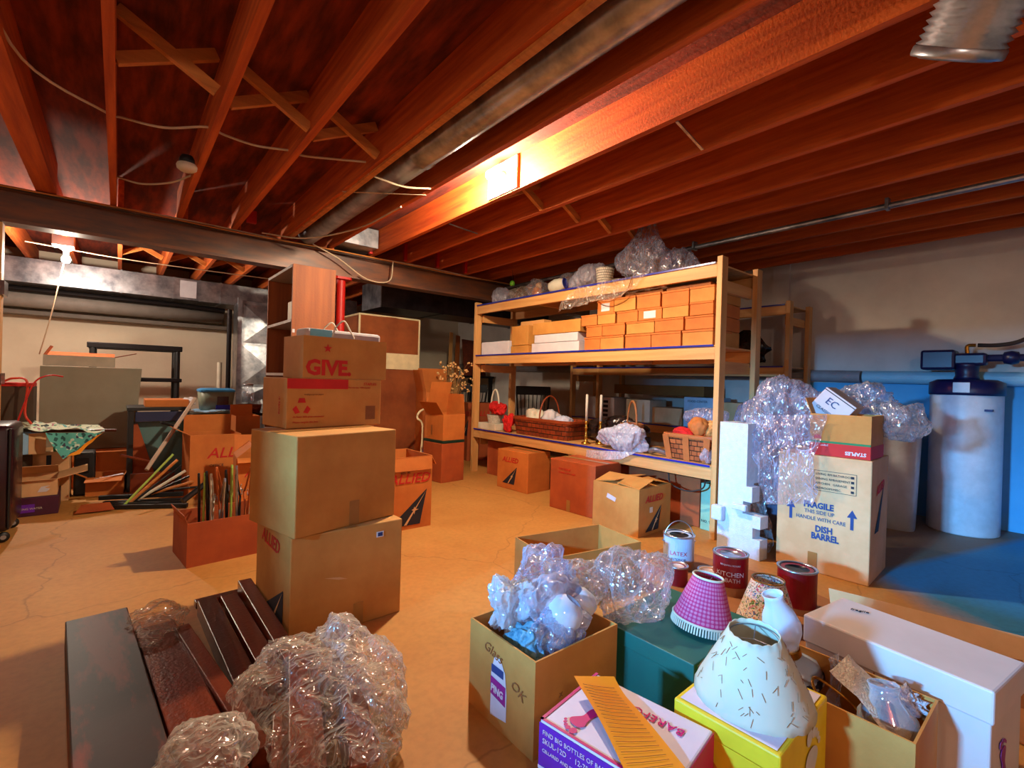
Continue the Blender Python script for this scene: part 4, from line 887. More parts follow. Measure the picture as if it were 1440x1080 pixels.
tag(obj('drain_hose', tube(B(), [(5.33, .6, 1.505), (5.33, .5, 1.50), (5.33, .38, 1.52), (5.34, .25, 1.60), (5.4, .0, 1.75)], .016, 10), CABLED), 'dark hose curving up from the softener valve to the right', 'hose')
e = E('brine_tank', 'pale square-shouldered plastic tub with rim, left of the softener tank', 'tub', (5.02, 1.06, 0), 8)
obj('body', lathe(B(), [(.001, 0), (.16, 0), (.185, .8), (.178, .8), (.155, .01), (.001, .01)], 48, expo=5, ax=1.05), TANK, e, True)
obj('rim', lathe(B(), [(.19, .78), (.205, .785), (.207, .84), (.19, .845), (.185, .79)], 48, expo=5, ax=1.05), TANK, e)
tag(obj('salt_bag', crumple(B(), (5.02, 1.06, .86), (.14, .14, .08), 101, .4, 4), M('tan_bag', srgb(176, 150, 130), .7), None, True), 'tan crumpled bag poking out of the pale plastic tub', 'bag')

# ------------------------------------------------------------------ foreground boxes
e = carton('open kraft carton with a purple and white sticker, crumpled plastic spilling out', .95, 1.01, 0, 0, .375, .33, .29, KR, True, floorz=.01)
PURP = M('purple_ink', srgb(150, 26, 130), .5); PURB = M('violet_print', srgb(108, 34, 176), .5)
decal(e, 'L', [(.125, .03), (.205, .045), (.205, .13), (.195, .19), (.17, .225), (.14, .22), (.125, .17)], WHITE, 'sticker')
decal(e, 'L', rect(.128, .188, .17, .195), BLUEINK, 'sticker', .003); decal(e, 'L', [(.125, .10), (.2, .09), (.2, .15), (.125, .155)], PURP, 'sticker', .003)
text(e, 'PING', 'L', .128, .112, .032, WHITE, .85, -4, lift=.0045, bold=.001)
text(e, 'Glass', 'L', .08, .225, .045, KI, 1, -8, .3); text(e, 'OK', 'L', .22, .17, .045, KI, 1, -20, .3); text(e, 'x', 'F', .10, .15, .03, KI)
e = carton('empty open brown carton standing behind the crumpled plastic', 1.672, 1.685, 0, -10, .60, .36, .235, KR, True)
text(e, 'ALLIED', 'L', .18, .14, .04, REDINK, 1, 0, .25); text(e, 'CAUTION  HEAVY', 'F', .05, .15, .022, REDINK); text(e, 'kitchen misc', 'F', .30, .13, .03, INK, 1, 3, .3)
bag('milky clear plastic bag heaped in the stickered carton', (1.18, 1.18, .32), (.17, .14, .12), 111, PLASTM, .5, 5, flat=.9)
bag('big clear plastic bag rising from the back of the stickered carton', (1.22, 1.28, .38), (.15, .12, .12), 113, PLASTB, .5, 5, flat=.9)
bag('clear plastic bag spilling over the right rim of the stickered carton', (1.36, 1.20, .36), (.14, .11, .09), 117, PLAST, .5, 5)
bag('peaked white plastic bag sticking up at the back left of the stickered carton', (1.06, 1.25, .33), (.10, .09, .13), 121, film('white_bag_film', (.9, .92, .96), .1, .6, (.8, .86, .95)), .7, 5, flat=.9, freq=3.6)
bag('clear plastic bag filling the front of the stickered carton', (1.13, 1.09, .29), (.13, .075, .09), 118, PLASTB, .4, 5, flat=.9)
tag(obj('teal_cloth', crumple(B(), (1.02, 1.14, .27), (.05, .09, .06), 123, .6, 5), M('teal_cloth', srgb(60, 120, 150), .9, 0, srgb(120, 170, 190), (40, 40, 40), bump=.5, bscale=60), None, True), 'crumpled teal cloth in the left corner of the stickered carton', 'cloth')
thingat('glass_globe', 'round frosted glass globe wrapped in plastic in the stickered carton', 'glass globe', [('globe', lathe(B(), [(.03, -.06), (.05, -.05), (.06, -.02), (.064, .01), (.056, .04), (.035, .055), (.028, .06)], 36), FROST)], (1.15, 1.10, .335)).rotation_euler = (R(20), R(30), 0)
thingat('glass_globe', 'small frosted glass shade beside the round globe in the stickered carton', 'glass globe', [('globe', lathe(B(), [(.02, -.04), (.04, -.03), (.05, 0), (.04, .04), (.03, .05)], 32), FROST)], (1.27, 1.12, .33)).rotation_euler = (R(-20), R(-30), 0)
bag('large clear plastic bag with glassy wrap lying on the dark green box', (1.53, 1.09, .335), (.18, .17, .16), 131, PLAST, .45, 5, flat=.5)
bag('small clear plastic bag tucked under the large one beside the green box', (1.45, 1.25, .11), (.07, .09, .11), 133, PLASTL, .45, 5, flat=.95)

GREENC = M('teal_green_card', srgb(24, 104, 92), .5, 0, srgb(16, 92, 84), (3, 3, 3))
e = carton('dark green flat-topped box under the pink lampshade', 1.375, .76, 0, 1, .44, .36, .25, GREENC, tape=False)
bm = B(); bx(bm, -.004, .444, -.004, .364, .2, .254, .003); obj('lid', bm, GREENC, e)

# wine box with printed foot, orange paper lying across it
WHP = M('white_print', srgb(228, 218, 236), .45, 0, srgb(216, 206, 230)); MAGP = M('magenta_print', srgb(208, 16, 116), .45); CYP = M('pale_cyan_print', srgb(150, 210, 236), .5)
e = carton('white and purple wine carton with a magenta footprint on its lid', .863, .521, 0, 9, .257, .325, .28, WHP, tape=False)
decal(e, 'L', rect(0, .325, .17, .275), PURB, 'printed_panel'); decal(e, 'L', rect(0, .325, .0, .17), CYP, 'printed_panel'); decal(e, 'F', rect(0, .257, 0, .277), MAGP, 'printed_panel')
decal(e, 'T', rect(0, .257, .317, .325), MAGP, 'printed_edge'); decal(e, 'T', rect(0, .008, 0, .325), MAGP, 'printed_edge')
decal(e, 'L', [(0, .165), (.325, .165), (.325, .19), (0, .172)], WHP, 'printed_edge', .003)
for k, (s, q) in enumerate((('FIND BIG BOTTLES OF BAREFOOT CELLARS', .0155), ('SKUL-12D  ·  12-750mL  ·  9 LITERS', .0175), ('CELLARED AND PRODUCED BY BAREFOOT CELLARS', .0115))):
    text(e, s, 'L', .012, .252-k*.021, q, WHP, .92, lift=.004)
text(e, 'Chardonnay', 'L', .04, .12, .03, INK, lift=.004)
text(e, 'BAREFOOT', 'T', .205, .045, .036, MAGP, 1, 90, space=1.05)
def foot(e, face, cx, cy, s, mat, rot, lift=.003):
    def Rr(p): a = R(rot); return (cx+s*(p[0]*math.cos(a)-p[1]*math.sin(a)), cy+s*(p[0]*math.sin(a)+p[1]*math.cos(a)))
    sole = [(-.14, -.5), (.0, -.56), (.14, -.5), (.16, -.3), (.1, -.05), (.16, .12), (.24, .3), (.18, .42), (.0, .46), (-.18, .40), (-.25, .25), (-.16, .05), (-.13, -.2)]
    sole = catmull([(a, b, 0) for a, b in sole+[sole[0]]], 3)[:-1]
    decal(e, face, [Rr((p.x, p.y)) for p in sole], mat, 'foot_emblem', lift)
    for tx, ty, tr in ((-.2, .62, .105), (-.03, .66, .07), (.09, .63, .055), (.19, .57, .048), (.27, .49, .042)):
        decal(e, face, [Rr((tx+tr*math.cos(R(30*k)), ty+tr*1.2*math.sin(R(30*k)))) for k in range(12)], mat, 'foot_emblem', lift)
foot(e, 'T', .075, .245, .085, MAGP, 75)
OPAP = M('orange_paper', srgb(246, 158, 22), .6, 0, srgb(240, 146, 16), (4, 4, 4))
e = E('paper_sheet', 'long ruled orange paper lying across the wine carton', 'paper', (.90, .565, .2855))
a0, a1, b0, b1 = Vector((.055, .30, .03)), Vector((.155, .245, .005)), Vector((-.07, .03, .004)), Vector((.05, -.03, .003))
bm = B(); n = 24; G = []
for j in range(n+1):
    v = j/n; row = []
    for i in range(7):
        u = i/6; p = (a0*(1-u)+a1*u)*(1-v)+(b0*(1-u)+b1*u)*v; p.z += .014*math.sin(v*math.pi)*(1-u*.6)+(.02*(1-v*4)**2 if v < .25 else 0)*(.3+u*.7); row.append(bm.verts.new(p))
    G.append(row)
for j in range(n):
    for i in range(6): bm.faces.new((G[j][i], G[j][i+1], G[j+1][i+1], G[j+1][i]))
cs = [[v.co.copy() for v in r_w] for r_w in G]
obj('sheet', bm, OPAP, e, True)
for j in range(3, 24): obj('ruled_line', tube(B(), [cs[j][0]+Vector((.01, -.003, .002)), cs[j][2]+Vector((0, 0, .002)), cs[j][4]+Vector((0, 0, .0018)), cs[j][5]+Vector((0, 0, .0018))], .0006, 4, False), MATS['inner_card'], e)

# yellow wine carton with cream lampshade
YEL = M('yellow_print', srgb(236, 206, 36), .5, 0, srgb(226, 190, 28)); ORP = M('orange_print', srgb(212, 112, 30), .5)
e = carton('yellow wine carton with white footprint, carrying the cream lampshade', 1.131, .416, 0, 2, .325, .255, .30, YEL, tape=False)
decal(e, 'T', rect(.012, .31, .012, .243), WHP, 'printed_panel'); decal(e, 'L', rect(0, .255, 0, .255), ORP, 'printed_panel'); decal(e, 'L', [(0, .256), (.255, .256), (.255, .04), (.15, .16), (.08, .235)], MATS['yellow_print'], 'printed_panel', .003)
foot(e, 'F', .19, .15, .17, WHITE, -12); decal(e, 'T', rect(.1, .102, .012, .243), KI, 'lid_seam', .003)
CREAM = M('cream_parchment', srgb(206, 202, 180), .75, 0, srgb(196, 190, 168), (3, 3, 3))
def shade(name, label, loc, rb, rt, h, mat, tilt=(0, 0, 0), scallop=0, trim=None, fringe=False, spots=0, seg=64, rim=None):
    e = E(name, label, 'lampshade', loc, rot=tuple(R(a) for a in tilt))
    n = 10; prof = [(rb+(rt-rb)*(i/n), h*i/n) for i in range(n+1)]
    wob = None
    bm = B(); lathe(bm, prof, seg)
    bm.faces.ensure_lookup_table()
    for f in [f for f in bm.faces if len(f.verts) == seg]: bm.faces.remove(f)
    if scallop:
        for v in bm.verts:
            t = math.atan2(v.co.y, v.co.x)
            if v.co.z < .001: v.co.z -= .008*abs(math.sin(t*scallop/2))
            if v.co.z > h-.001: v.co.z += .003*abs(math.sin(t*scallop/2))
    o = obj('shade', bm, mat, e, True); sm = o.modifiers.new('thickness', 'SOLIDIFY'); sm.thickness = .0025
    if rim:
        for rr_, z in ((rb, 0), (rt, h)):
            obj('rim_trim', tube(B(), [(rr_*math.cos(t)*1.01, rr_*math.sin(t)*1.01, z) for t in [2*math.pi*k/32 for k in range(33)]], .004, 6, False), rim, e)
    obj('wire_ring', tube(B(), [(rt*.96*math.cos(t), rt*.96*math.sin(t), h-.012) for t in [2*math.pi*k/24 for k in range(25)]], .0018, 5, False), GALV, e)
    for k in range(3): obj('wire_spoke', tube(B(), [(rt*.95*math.cos(2.1*k), rt*.95*math.sin(2.1*k), h-.012), (0, 0, h-.02)], .0015, 5, False), GALV, e)
    if spots:
        rg = random.Random(4); bm = B()
        for k in range(spots):
            t = rg.uniform(0, 6.28); s = rg.uniform(.1, .92); r0 = rb+(rt-rb)*s+.0022
            L0 = rg.uniform(.004, .011); da = rg.uniform(-1, 1)
            p = Vector((r0*math.cos(t), r0*math.sin(t), h*s)); tan = Vector((-math.sin(t), math.cos(t), 0)); up = Vector((math.cos(t)*(rt-rb), math.sin(t)*(rt-rb), h)).normalized()
            d = tan*math.sin(da)+up*math.cos(da); bar(bm, p-d*L0, p+d*L0, .0008, .0008)
        obj('pricked_pattern', bm, KI, e)
    if fringe:
        bm = B()
        for k in range(72):
            t = 2*math.pi*k/72; bar(bm, (rb*math.cos(t), rb*math.sin(t), .004), (rb*1.05*math.cos(t), rb*1.05*math.sin(t), -.028), .005, .003)
        obj('fringe', bm, OFFW, e, kind='stuff')
    return e
shade('lampshade', 'large cream pricked-paper lampshade with scalloped rim on the yellow carton', (1.285, .545, .314), .142, .06, .165, CREAM, (0, -5, 20), 16, spots=130)
PINKD = dots('pink_dots', srgb(186, 34, 100), srgb(236, 190, 214), (40, 12), .2)
shade('lampshade', 'small pink dotted lampshade with cream fringe on the dark green box', (1.62, .865, .285), .10, .05, .145, PINKD, (4, 6, 10), fringe=True, rim=OFFW)
FLOR = floral('floral_print', srgb(228, 212, 196), (srgb(60, 110, 90), srgb(190, 60, 110), srgb(70, 100, 160), srgb(200, 110, 60), srgb(90, 130, 60)), 62)
shade('lampshade', 'floral patterned lampshade on the floor between the red paint cans', (2.38, .955, .003), .135, .068, .205, FLOR, (0, 0, 0), rim=BRASS)

# oil lamp
q = E('oil_lamp', 'oil lamp with tall frosted chimney and round glass base leaning in the carton', 'oil lamp', (1.725, .57, .095))
q.rotation_mode = 'QUATERNION'
from mathutils import Quaternion
q.rotation_quaternion = Quaternion((.635, .77, 0), R(-18))
obj('base', lathe(B(), [(.001, 0), (.05, 0), (.055, .012), (.03, .035), (.03, .05)], 32), KI, q, True)
obj('font', lathe(B(), [(.03, .05), (.065, .07), (.078, .10), (.07, .135), (.035, .155), (.025, .16)], 36), M('milk_glass', srgb(196, 214, 236), .25, 0, srgb(180, 204, 232), coat=.5), q, True)
obj('font_band', lathe(B(), [(.066, .068), (.079, .085), (.0805, .10), (.079, .112)], 36), dots('heart_band', srgb(40, 36, 60), srgb(220, 220, 236), (12, 2), .3, False), q, True)
obj('burner', lathe(B(), [(.028, .158), (.034, .165), (.034, .185), (.026, .19)], 24), BRASS, q)
obj('chimney', lathe(B(), [(.03, .185), (.034, .20), (.052, .235), (.057, .262), (.048, .30), (.032, .33), (.028, .355), (.032, .368), (.029, .368), (.026, .355)], 36), FROST, q, True)
# open carton with glass and lace
e = carton('open kraft carton holding glass lamp parts, against the long white carton', 1.475, .25, 0, 0, .262, .47, .27, KR, True, inner=KI)
tag(obj('towel', sheet(B(), (1.50, .28, .2), (1.72, .30, .2), (1.72, .46, .3), (1.56, .46, .31), 26, 20, .012, 3), M('terry_cream', srgb(226, 206, 186), .95, 0, srgb(206, 184, 160), (50, 50, 50), bump=.8, bscale=160), None, True), 'cream terry towel lining the carton of glass lamp parts', 'towel')
e = E('glass_chimney', 'clear glass hurricane chimney lying tilted on the cream towel', 'glass chimney', (1.60, .325, .19)); e.rotation_mode = 'QUATERNION'; e.rotation_quaternion = Quaternion((.77, -.63, 0), R(-12))
obj('bowl', lathe(B(), [(.03, -.03), (.06, -.01), (.07, .02), (.066, .05), (.035, .09), (.032, .105), (.036, .125), (.033, .125), (.029, .105), (.032, .09), (.062, .05), (.066, .02), (.056, -.006)], 40), GLASS, e, True)
obj('rim', tube(B(), [(.035*math.cos(t), .035*math.sin(t), .125) for t in [2*math.pi*k/32 for k in range(33)]], .002, 6, False), GLASS, e, True)
obj('base_ring', lathe(B(), [(.04, -.034), (.045, -.03), (.04, -.022)], 32), DKMET, e)
obj('knob', lathe(B(), [(.001, .02), (.018, .016), (.02, 0), (.001, -.01)], 24), DKMET, e, True)
tag(obj('lace', crumple(B(), (1.70, .315, .245), (.025, .06, .05), 141, .8, 4, 6), M('white_lace', srgb(236, 226, 232), .9, 0, srgb(200, 190, 200), (80, 80, 80), bump=1, bscale=200), None, True), 'white lace edging bunched at the right rim of the glass carton', 'lace')
tag(obj('plastic_sheet', sheet(B(), (1.56, .47, .10), (1.70, .44, .08), (1.72, .49, .30), (1.63, .50, .31), 24, 34, .02, 29), PLAST, None, True), 'clear plastic sheet standing in the carton behind the cream towel', 'plastic sheet')
e = E('lamp_harp', 'small bent brass harp lying in the carton of glass parts', 'lamp harp', (1.55, .43, .22)); obj('wire', tube(B(), [(-.05, .0, 0), (-.03, .05, .05), (.02, .06, .055), (.05, .0, .02), (.03, -.05, .0)], .004, 8), BRASS, e)
# long white carton
WBX = M('white_corrugate', srgb(216, 200, 198), .6, 0, srgb(204, 188, 186), (3, 3, 3))
e = carton('long white carton, largest white box at the lower right of the scene', 1.758, .15, 0, -8, .262, .46, .335, WBX, tape=False)
obj('lid', bx(B(), -.006, .268, -.006, .466, .25, .34, .006), WBX, e); e['dims'] = (.262, .46, .341)
text(e, 'fragile', 'T', .17, .40, .022, INK, 1, -60, .3)
decal(e, 'L', rect(.34, .343, 0, .25), KI, 'panel_seam', .002); decal(e, 'L', rect(.2, .203, 0, .25), KI, 'panel_seam', .002); foot(e, 'F', .10, .12, .09, PURP, 10)

# paint cans
CANR = M('can_red', srgb(140, 14, 30), .35, 0, srgb(128, 10, 24)); CANW = M('can_blue_white', srgb(188, 206, 232), .35); METL = M('can_metal', srgb(196, 200, 210), .28, .9)
def can(label, loc, r, h, mat, lidm, words=(), handle=None, band=None, rz=0, side='L'):
    e = E('paint_can', label, 'paint can', loc, rz)
    obj('body', lathe(B(), [(.001, 0), (r, 0), (r, h), (r*.99, h), (.001, h-.008)], 40), mat, e, False)
    obj('rim', lathe(B(), [(r*1.0, h-.006), (r*1.04, h-.002), (r*1.04, h+.004), (r*.93, h+.005), (r*.9, h-.004)], 40), METL, e, True)
    obj('lid', lathe(B(), [(r*.89, h-.003), (r*.86, h+.002), (r*.8, h-.004), (.001, h-.004)], 40), lidm, e, True)
    if band: obj('lower_band', lathe(B(), [(r*1.005, band[0]), (r*1.005, band[1])], 40), band[2], e)
    if handle:
        obj('handle', tube(B(), [(math.cos(t)*r*1.03*handle[0], math.cos(t)*r*1.03*handle[1], h-.04+math.sin(t)*r*1.35) for t in [math.pi*k/12 for k in range(13)]], .003, 6), METL, e)
        for s in (-1, 1): obj('handle_ear', lathe(B(), [(.001, -.004), (.012, -.002), (.012, .004), (.001, .006)], 12, (s*r*1.02*handle[0], s*r*1.02*handle[1], h-.04)), METL, e)
    for (s, z, sz, m_) in words:        # curved lettering wrapped on the can, centred toward the camera
        cu = bpy.data.curves.new('t', 'FONT'); cu.body = s; cu.size = sz; cu.align_x = 'CENTER'; cu.resolution_u = 2
        to = bpy.data.objects.new('t', cu); C.objects.link(to); dg = bpy.context.evaluated_depsgraph_get()
        me = bpy.data.meshes.new_from_object(to.evaluated_get(dg)); bpy.data.objects.remove(to); me.name = 'lettering'; me.materials.clear(); me.materials.append(m_)
        a0 = math.atan2(-loc[1], -loc[0])-R(rz)
        for v in me.vertices: a = a0+v.co.x/r; v.co = Vector((math.cos(a)*(r+.002), math.sin(a)*(r+.002), z+v.co.y))
        o = bpy.data.objects.new('lettering', me); C.objects.link(o); o.parent = e
    return e
BEIG = M('can_beige', srgb(176, 130, 90), .5)
can('red paint can with a silver lid, beside the white foam block', (2.59, 1.235, .0025), .088, .205, CANR, METL, (('KITCHEN', .105, .034, WHITE), ('& BATH', .075, .030, WHITE), ('BENJAMIN MOORE', .16, .012, WHITE)), band=(.0, .045, BEIG))
can('red paint can with a dark lid behind the floral lampshade', (2.66, .93, .0025), .088, .205, CANR, DKMET, (), band=(.0, .03, BEIG))
can('blue-white paint can with a raised wire handle behind the small jars', (2.68, 1.60, .0025), .09, .195, CANW, DKMET, (('LATEX', .09, .034, REDINK), ('INTERIOR', .06, .02, INK)), handle=(.77, -.63), band=(.0, .05, BEIG))
can('small red jar with a pale lid in front of the wire-handled can', (2.44, 1.46, .0025), .056, .10, CANR, M('pale_lid', srgb(232, 206, 196), .4))
can('small grey jar with a pale lid right of the small red jar', (2.52, 1.32, .0025), .056, .10, BEIG, MATS['pale_lid'])
# flattened cardboard and kraft paper on the floor
FLATC = M('flattened_card', srgb(176, 116, 70), .8, 0, srgb(156, 98, 54), (4, 4, 4))
def flat(label, pts, z, mat, t=.004, name='flattened_carton', cat='cardboard', rot=(0, 0, 0), fold=None):
    cx = sum(p[0] for p in pts)/len(pts); cy = sum(p[1] for p in pts)/len(pts)
    o = obj(name, poly(B(), [(a-cx, b-cy) for a, b in pts], t), mat); o.location = (cx, cy, z); o.rotation_euler = tuple(R(a) for a in rot)
    return tag(o, label, cat)
flat('brown kraft cardboard sheet on the floor under the paint cans', [(2.25, 1.75), (2.95, 1.85), (3.0, 1.1), (2.9, .80), (2.3, .74), (2.1, 1.0)], .0, FLATC, .0022)
o = flat('folded strip of tan kraft paper in front of the red paint can', [(2.25, 1.1), (2.5, .95), (2.35, .85), (2.1, .98)], .012, KP, .003, rot=(4, 3, 0))
o = flat('second folded strip of tan kraft paper beside the floral lampshade', [(2.15, 1.0), (2.35, .82), (2.2, .76), (2.05, .9)], .02, KP, .003, rot=(-3, 6, 0))
o = flat('tan cardboard flap standing behind the long white carton', [(0, 0), (.6, 0), (.62, .2), (-.02, .24)], .10, KP, .005, rot=(62, 0, -68)); o.location = (2.55, .42, .10)
o = flat('brown cardboard flap lying on the floor right of the white carton', [(2.6, .5), (2.95, .62), (3.15, .34), (2.8, .22)], .004, FLATC, .004)
o = flat('second brown cardboard flap on the floor at the right edge', [(2.25, .2), (2.7, .16), (2.9, -.3), (2.1, -.3)], .004, FLATC, .005)
o = flat('raised brown carton side leaning beside the long white carton', [(0, 0), (.5, 0), (.5, .16), (0, .14)], .07, FLATC, .005, rot=(70, 0, -66)); o.location = (2.40, .36, .075)

# ------------------------------------------------------------------ dark furniture boards, lower left
def board(label, a, b, w, z, t, mat=MAHOG, name='furniture_board', cat='board', tilt=0):
    a, b = Vector((a[0], a[1], 0)), Vector((b[0], b[1], 0)); d = b-a; l = d.length
    o = obj(name, bx(B(), -w/2, w/2, 0, l, 0, t, .004), mat); o.location = (a.x, a.y, z); o.rotation_euler = (R(tilt), 0, math.atan2(-d.x, d.y)); return tag(o, label, cat)
SCR = M('scratched_mahogany', srgb(110, 36, 20), .5, 0, srgb(34, 10, 8), (9, 2.2, 5), 10, .44, .54, bump=.04, bscale=30)
board('wide dark scratched wooden board, leftmost of the boards on the floor', (.06, 1.10), (-.045, 2.53), .19, .005, .115, SCR)
board('dark brown board second from the left, partly under clear plastic', (.235, 1.15), (.135, 2.38), .13, .0, .085, MAHOG2)
board('thin dark board third from the left, beside the wrapped boards', (.32, 1.4), (.215, 2.28), .05, .0, .1, MAHOG2)
board('slim dark slat, fourth board from the left', (.36, 1.62), (.335, 2.56), .075, .0, .07, MAHOG)
board('slim dark slat, fifth board from the left', (.445, 1.74), (.425, 2.58), .07, .0, .06, MAHOG2)
board('slim dark slat next to the big central carton', (.51, 1.72), (.505, 2.66), .06, .0, .085, MAHOG2)
board('dark cross board lying under the ends of the slim slats', (.30, 2.66), (.60, 2.68), .05, .0, .03, MAHOG)
WRAP = film('wrinkled_wrap', (.99, .95, .9), .14, .05, (.95, .86, .76))
tag(obj('plastic_wrap', crumple(B(), (.135, 2.36, .10), (.13, .17, .06), 151, .5, 5), WRAP, None, True), 'crinkled clear plastic wrapped round the far ends of the left boards', 'plastic wrap')
for k, (a, b, w, t) in enumerate((((.36, 1.12), (.54, 1.82), .09, .11), ((.49, 1.12), (.66, 1.74), .07, .15), ((.28, 1.06), (.42, 1.56), .07, .07))):
    board(('brown wooden rail, left one', 'brown wooden rail, right one', 'brown wooden rail, lowest one')[k]+' inside the big plastic-wrapped bundle', a, b, w, .0, t, MAHOG2)
tag(obj('plastic_wrap', crumple(B(), (.50, 1.50, .10), (.21, .44, .15), 161, .35, 6, 3.2, flat=.7), WRAP, None, True), 'large wrinkled clear plastic wrap round wooden rails at the bottom left', 'plastic wrap')
tag(obj('plastic_wrap', crumple(B(), (.64, 1.56, .11), (.14, .32, .15), 163, .4, 6, 2.6, flat=.75), film('cloudy_wrap', (.97, .95, .92), .14, .2, (.95, .86, .76)), None, True), 'cloudy bunched plastic wrap on the right side of the wrapped bundle', 'plastic wrap')
tag(obj('plastic_wrap', crumple(B(), (.17, 1.40, .13), (.14, .14, .09), 165, .4, 5, 3), MATS['cloudy_wrap'], None, True), 'small cloudy plastic bundle at the bottom edge by the dark board', 'plastic wrap')

# ------------------------------------------------------------------ left background clutter
e = carton('low rust carton holding clothes hangers, left of the central stack', .318, 3.22, 0, 6, .44, .36, .25, KD, True, (('L', 20, .05),))
LIME = M('lime_plastic', srgb(176, 206, 90), .5); HMET = M('hanger_metal', srgb(170, 176, 190), .3, .8); ORPL = M('orange_plastic', srgb(206, 104, 50), .5)
def hanger(label, loc, rot, mat):
    e = E('clothes_hanger', label, 'clothes hanger', loc, rot=tuple(R(a) for a in rot), group='clothes hangers in the low rust carton')
    obj('frame', tube(B(), [(0, 0, 0), (.05, 0, -.03), (.2, 0, -.09), (.205, 0, -.105), (.19, 0, -.11), (-.19, 0, -.11), (-.205, 0, -.105), (-.2, 0, -.09), (-.05, 0, -.03), (0, 0, 0)], .006, 8, False), mat, e)
    obj('hook', tube(B(), [(0, 0, 0), (0, 0, .03), (.012, 0, .045), (.02, 0, .065), (0, 0, .085), (-.02, 0, .065)], .0025, 6), HMET, e)
cols = [BLACK, LIME, BLACK, OFFW, HMET, ORPL, BLACK, LIME, HMET, BLACK, ORPL, OFFW]
nm = {id(BLACK): 'black', id(LIME): 'lime green', id(OFFW): 'white', id(HMET): 'metal', id(ORPL): 'orange'}
for k, m_ in enumerate(cols):
    hanger(f'{nm[id(m_)]} clothes hanger standing on end in the low carton', (.40+.024*k, 3.42+rnd.uniform(-.04, .04), .33+rnd.uniform(-.02, .05)), (rnd.uniform(-8, 8), 78+rnd.uniform(-8, 8), 78+rnd.uniform(-14, 14)), m_)
e = carton('open orange moving carton with red letters, left one behind the hangers', .50, 5.02, 0, 4, .40, .36, .55, KO, True, (('F', 8, .0001), ('L', 60, .14), ('K', -6, .16)))
allied(e, 'F', .13, .34, .13, road=False); text(e, 'OFFICE', 'F', .15, .26, .035, INK)
e = carton('orange moving carton with open flaps behind the big central stack', .74, 4.32, 0, -6, .34, .36, .43, KO, True, (('F', 110, .08), ('L', -50, .15), ('K', 10, .15)))
allied(e, 'F', .06, .28, .09)
e = carton('tall open orange carton behind the lettered one on the left', .92, 5.45, 0, 0, .22, .36, .68, KO, True, (('K', 5, .1),))
# workbench with tubs
e = E('work_table', 'dark work table cluttered with tubs behind the orange cartons', 'table', (.62, 6.1, 0))
obj('table_top', bx(B(), 0, .95, 0, .6, .63, .66, .004), DKMET, e)
for x in (.03, .87):
    for y in (.03, .52): obj('leg', bx(B(), x, x+.05, y, y+.05, 0, .63), DKMET, e)
tag(obj('blue_cloth', sheet(B(), (.64, 6.06, .672), (1.1, 6.06, .672), (1.1, 6.4, .69), (.64, 6.4, .69), 24, 16, .02, 5), M('pale_blue_cloth', srgb(150, 190, 226), .8), None, True), 'pale blue crumpled cloth on the work table', 'cloth')
e = E('storage_tub', 'grey-green tub with bright blue lid and bottom on the work table', 'tub', (.86, 6.3, .70))
obj('body', lathe(B(), [(.001, 0), (.15, 0), (.17, .2), (.001, .2)], 40, expo=6), M('tub_green', srgb(140, 150, 130), .5), e, True)
obj('lid', lathe(B(), [(.175, .2), (.178, .22), (.15, .235), (.001, .24)], 40, expo=6), M('cyan_lid', srgb(70, 160, 226), .4), e)
obj('lower_band', bx(B(), -.02, .16, -.165, -.15, 0, .055, .004), M('vivid_blue', srgb(20, 40, 200), .4), e); obj('window_patch', bx(B(), -.01, .10, -.167, -.158, .06, .15), MAHOG, e)
thingat('glass_jar', 'clear glass jar on the work table beside the blue-lidded tub', 'jar', [('body', lathe(B(), [(.06, 0), (.065, .12), (.05, .16), (.05, .19)], 28), GLASS), ('lid', lathe(B(), [(.055, .19), (.055, .21), (.001, .212)], 24), METL)], (1.19, 6.35, .78))
thingat('round_basket', 'dark brown round basket under the glass jar on the work table', 'basket', [('body', lathe(B(), [(.001, 0), (.11, 0), (.13, .09), (.12, .09), (.1, .01), (.001, .01)], 32), WICK)], (1.2, 6.3, .662))
chair('dark wooden chair with curved back by the silver plenum', (1.80, 6.75, 0), 60)
# black cabinet with teal panel and things on top
e = E('side_cabinet', 'black open side cabinet with teal back panel, left of the orange cartons', 'cabinet', (.10, 5.55, 0)); e['dims'] = (.42, .5, .76)
obj('side_panel', bx(B(), -.02, .02, 0, .5, 0, .74, .003), BLACK, e); obj('side_panel', bx(B(), .42, .44, 0, .5, 0, .74, .003), BLACK, e)
obj('cabinet_top', bx(B(), -.03, .45, -.01, .5, .74, .77, .003), BLACK, e); obj('drawer_front', bx(B(), .03, .41, .0, .03, .64, .73, .003), M('navy_front', srgb(30, 40, 80), .4), e)
obj('back_panel', bx(B(), .02, .42, .1, .12, .02, .63, .002), M('teal_panel', srgb(88, 124, 124), .5), e)
bm = B(); vs = [bm.verts.new(p) for p in ((.02, .05, .62), (.05, .05, .62), (.22, .05, .02), (.02, .05, .02))]; bm.faces.new(vs); obj('inner_gusset', bm, KD, e)
small('flat orange carton with tape lying on the black side cabinet', 5.6, .34, .771, .07, .20, .34, KO, None)
tag(obj('white_bag', crumple(B(), (.56, 5.75, .82), (.06, .08, .05), 171, .5, 4), WHITE, None, True), 'white crumpled paper on the corner of the black side cabinet', 'paper')
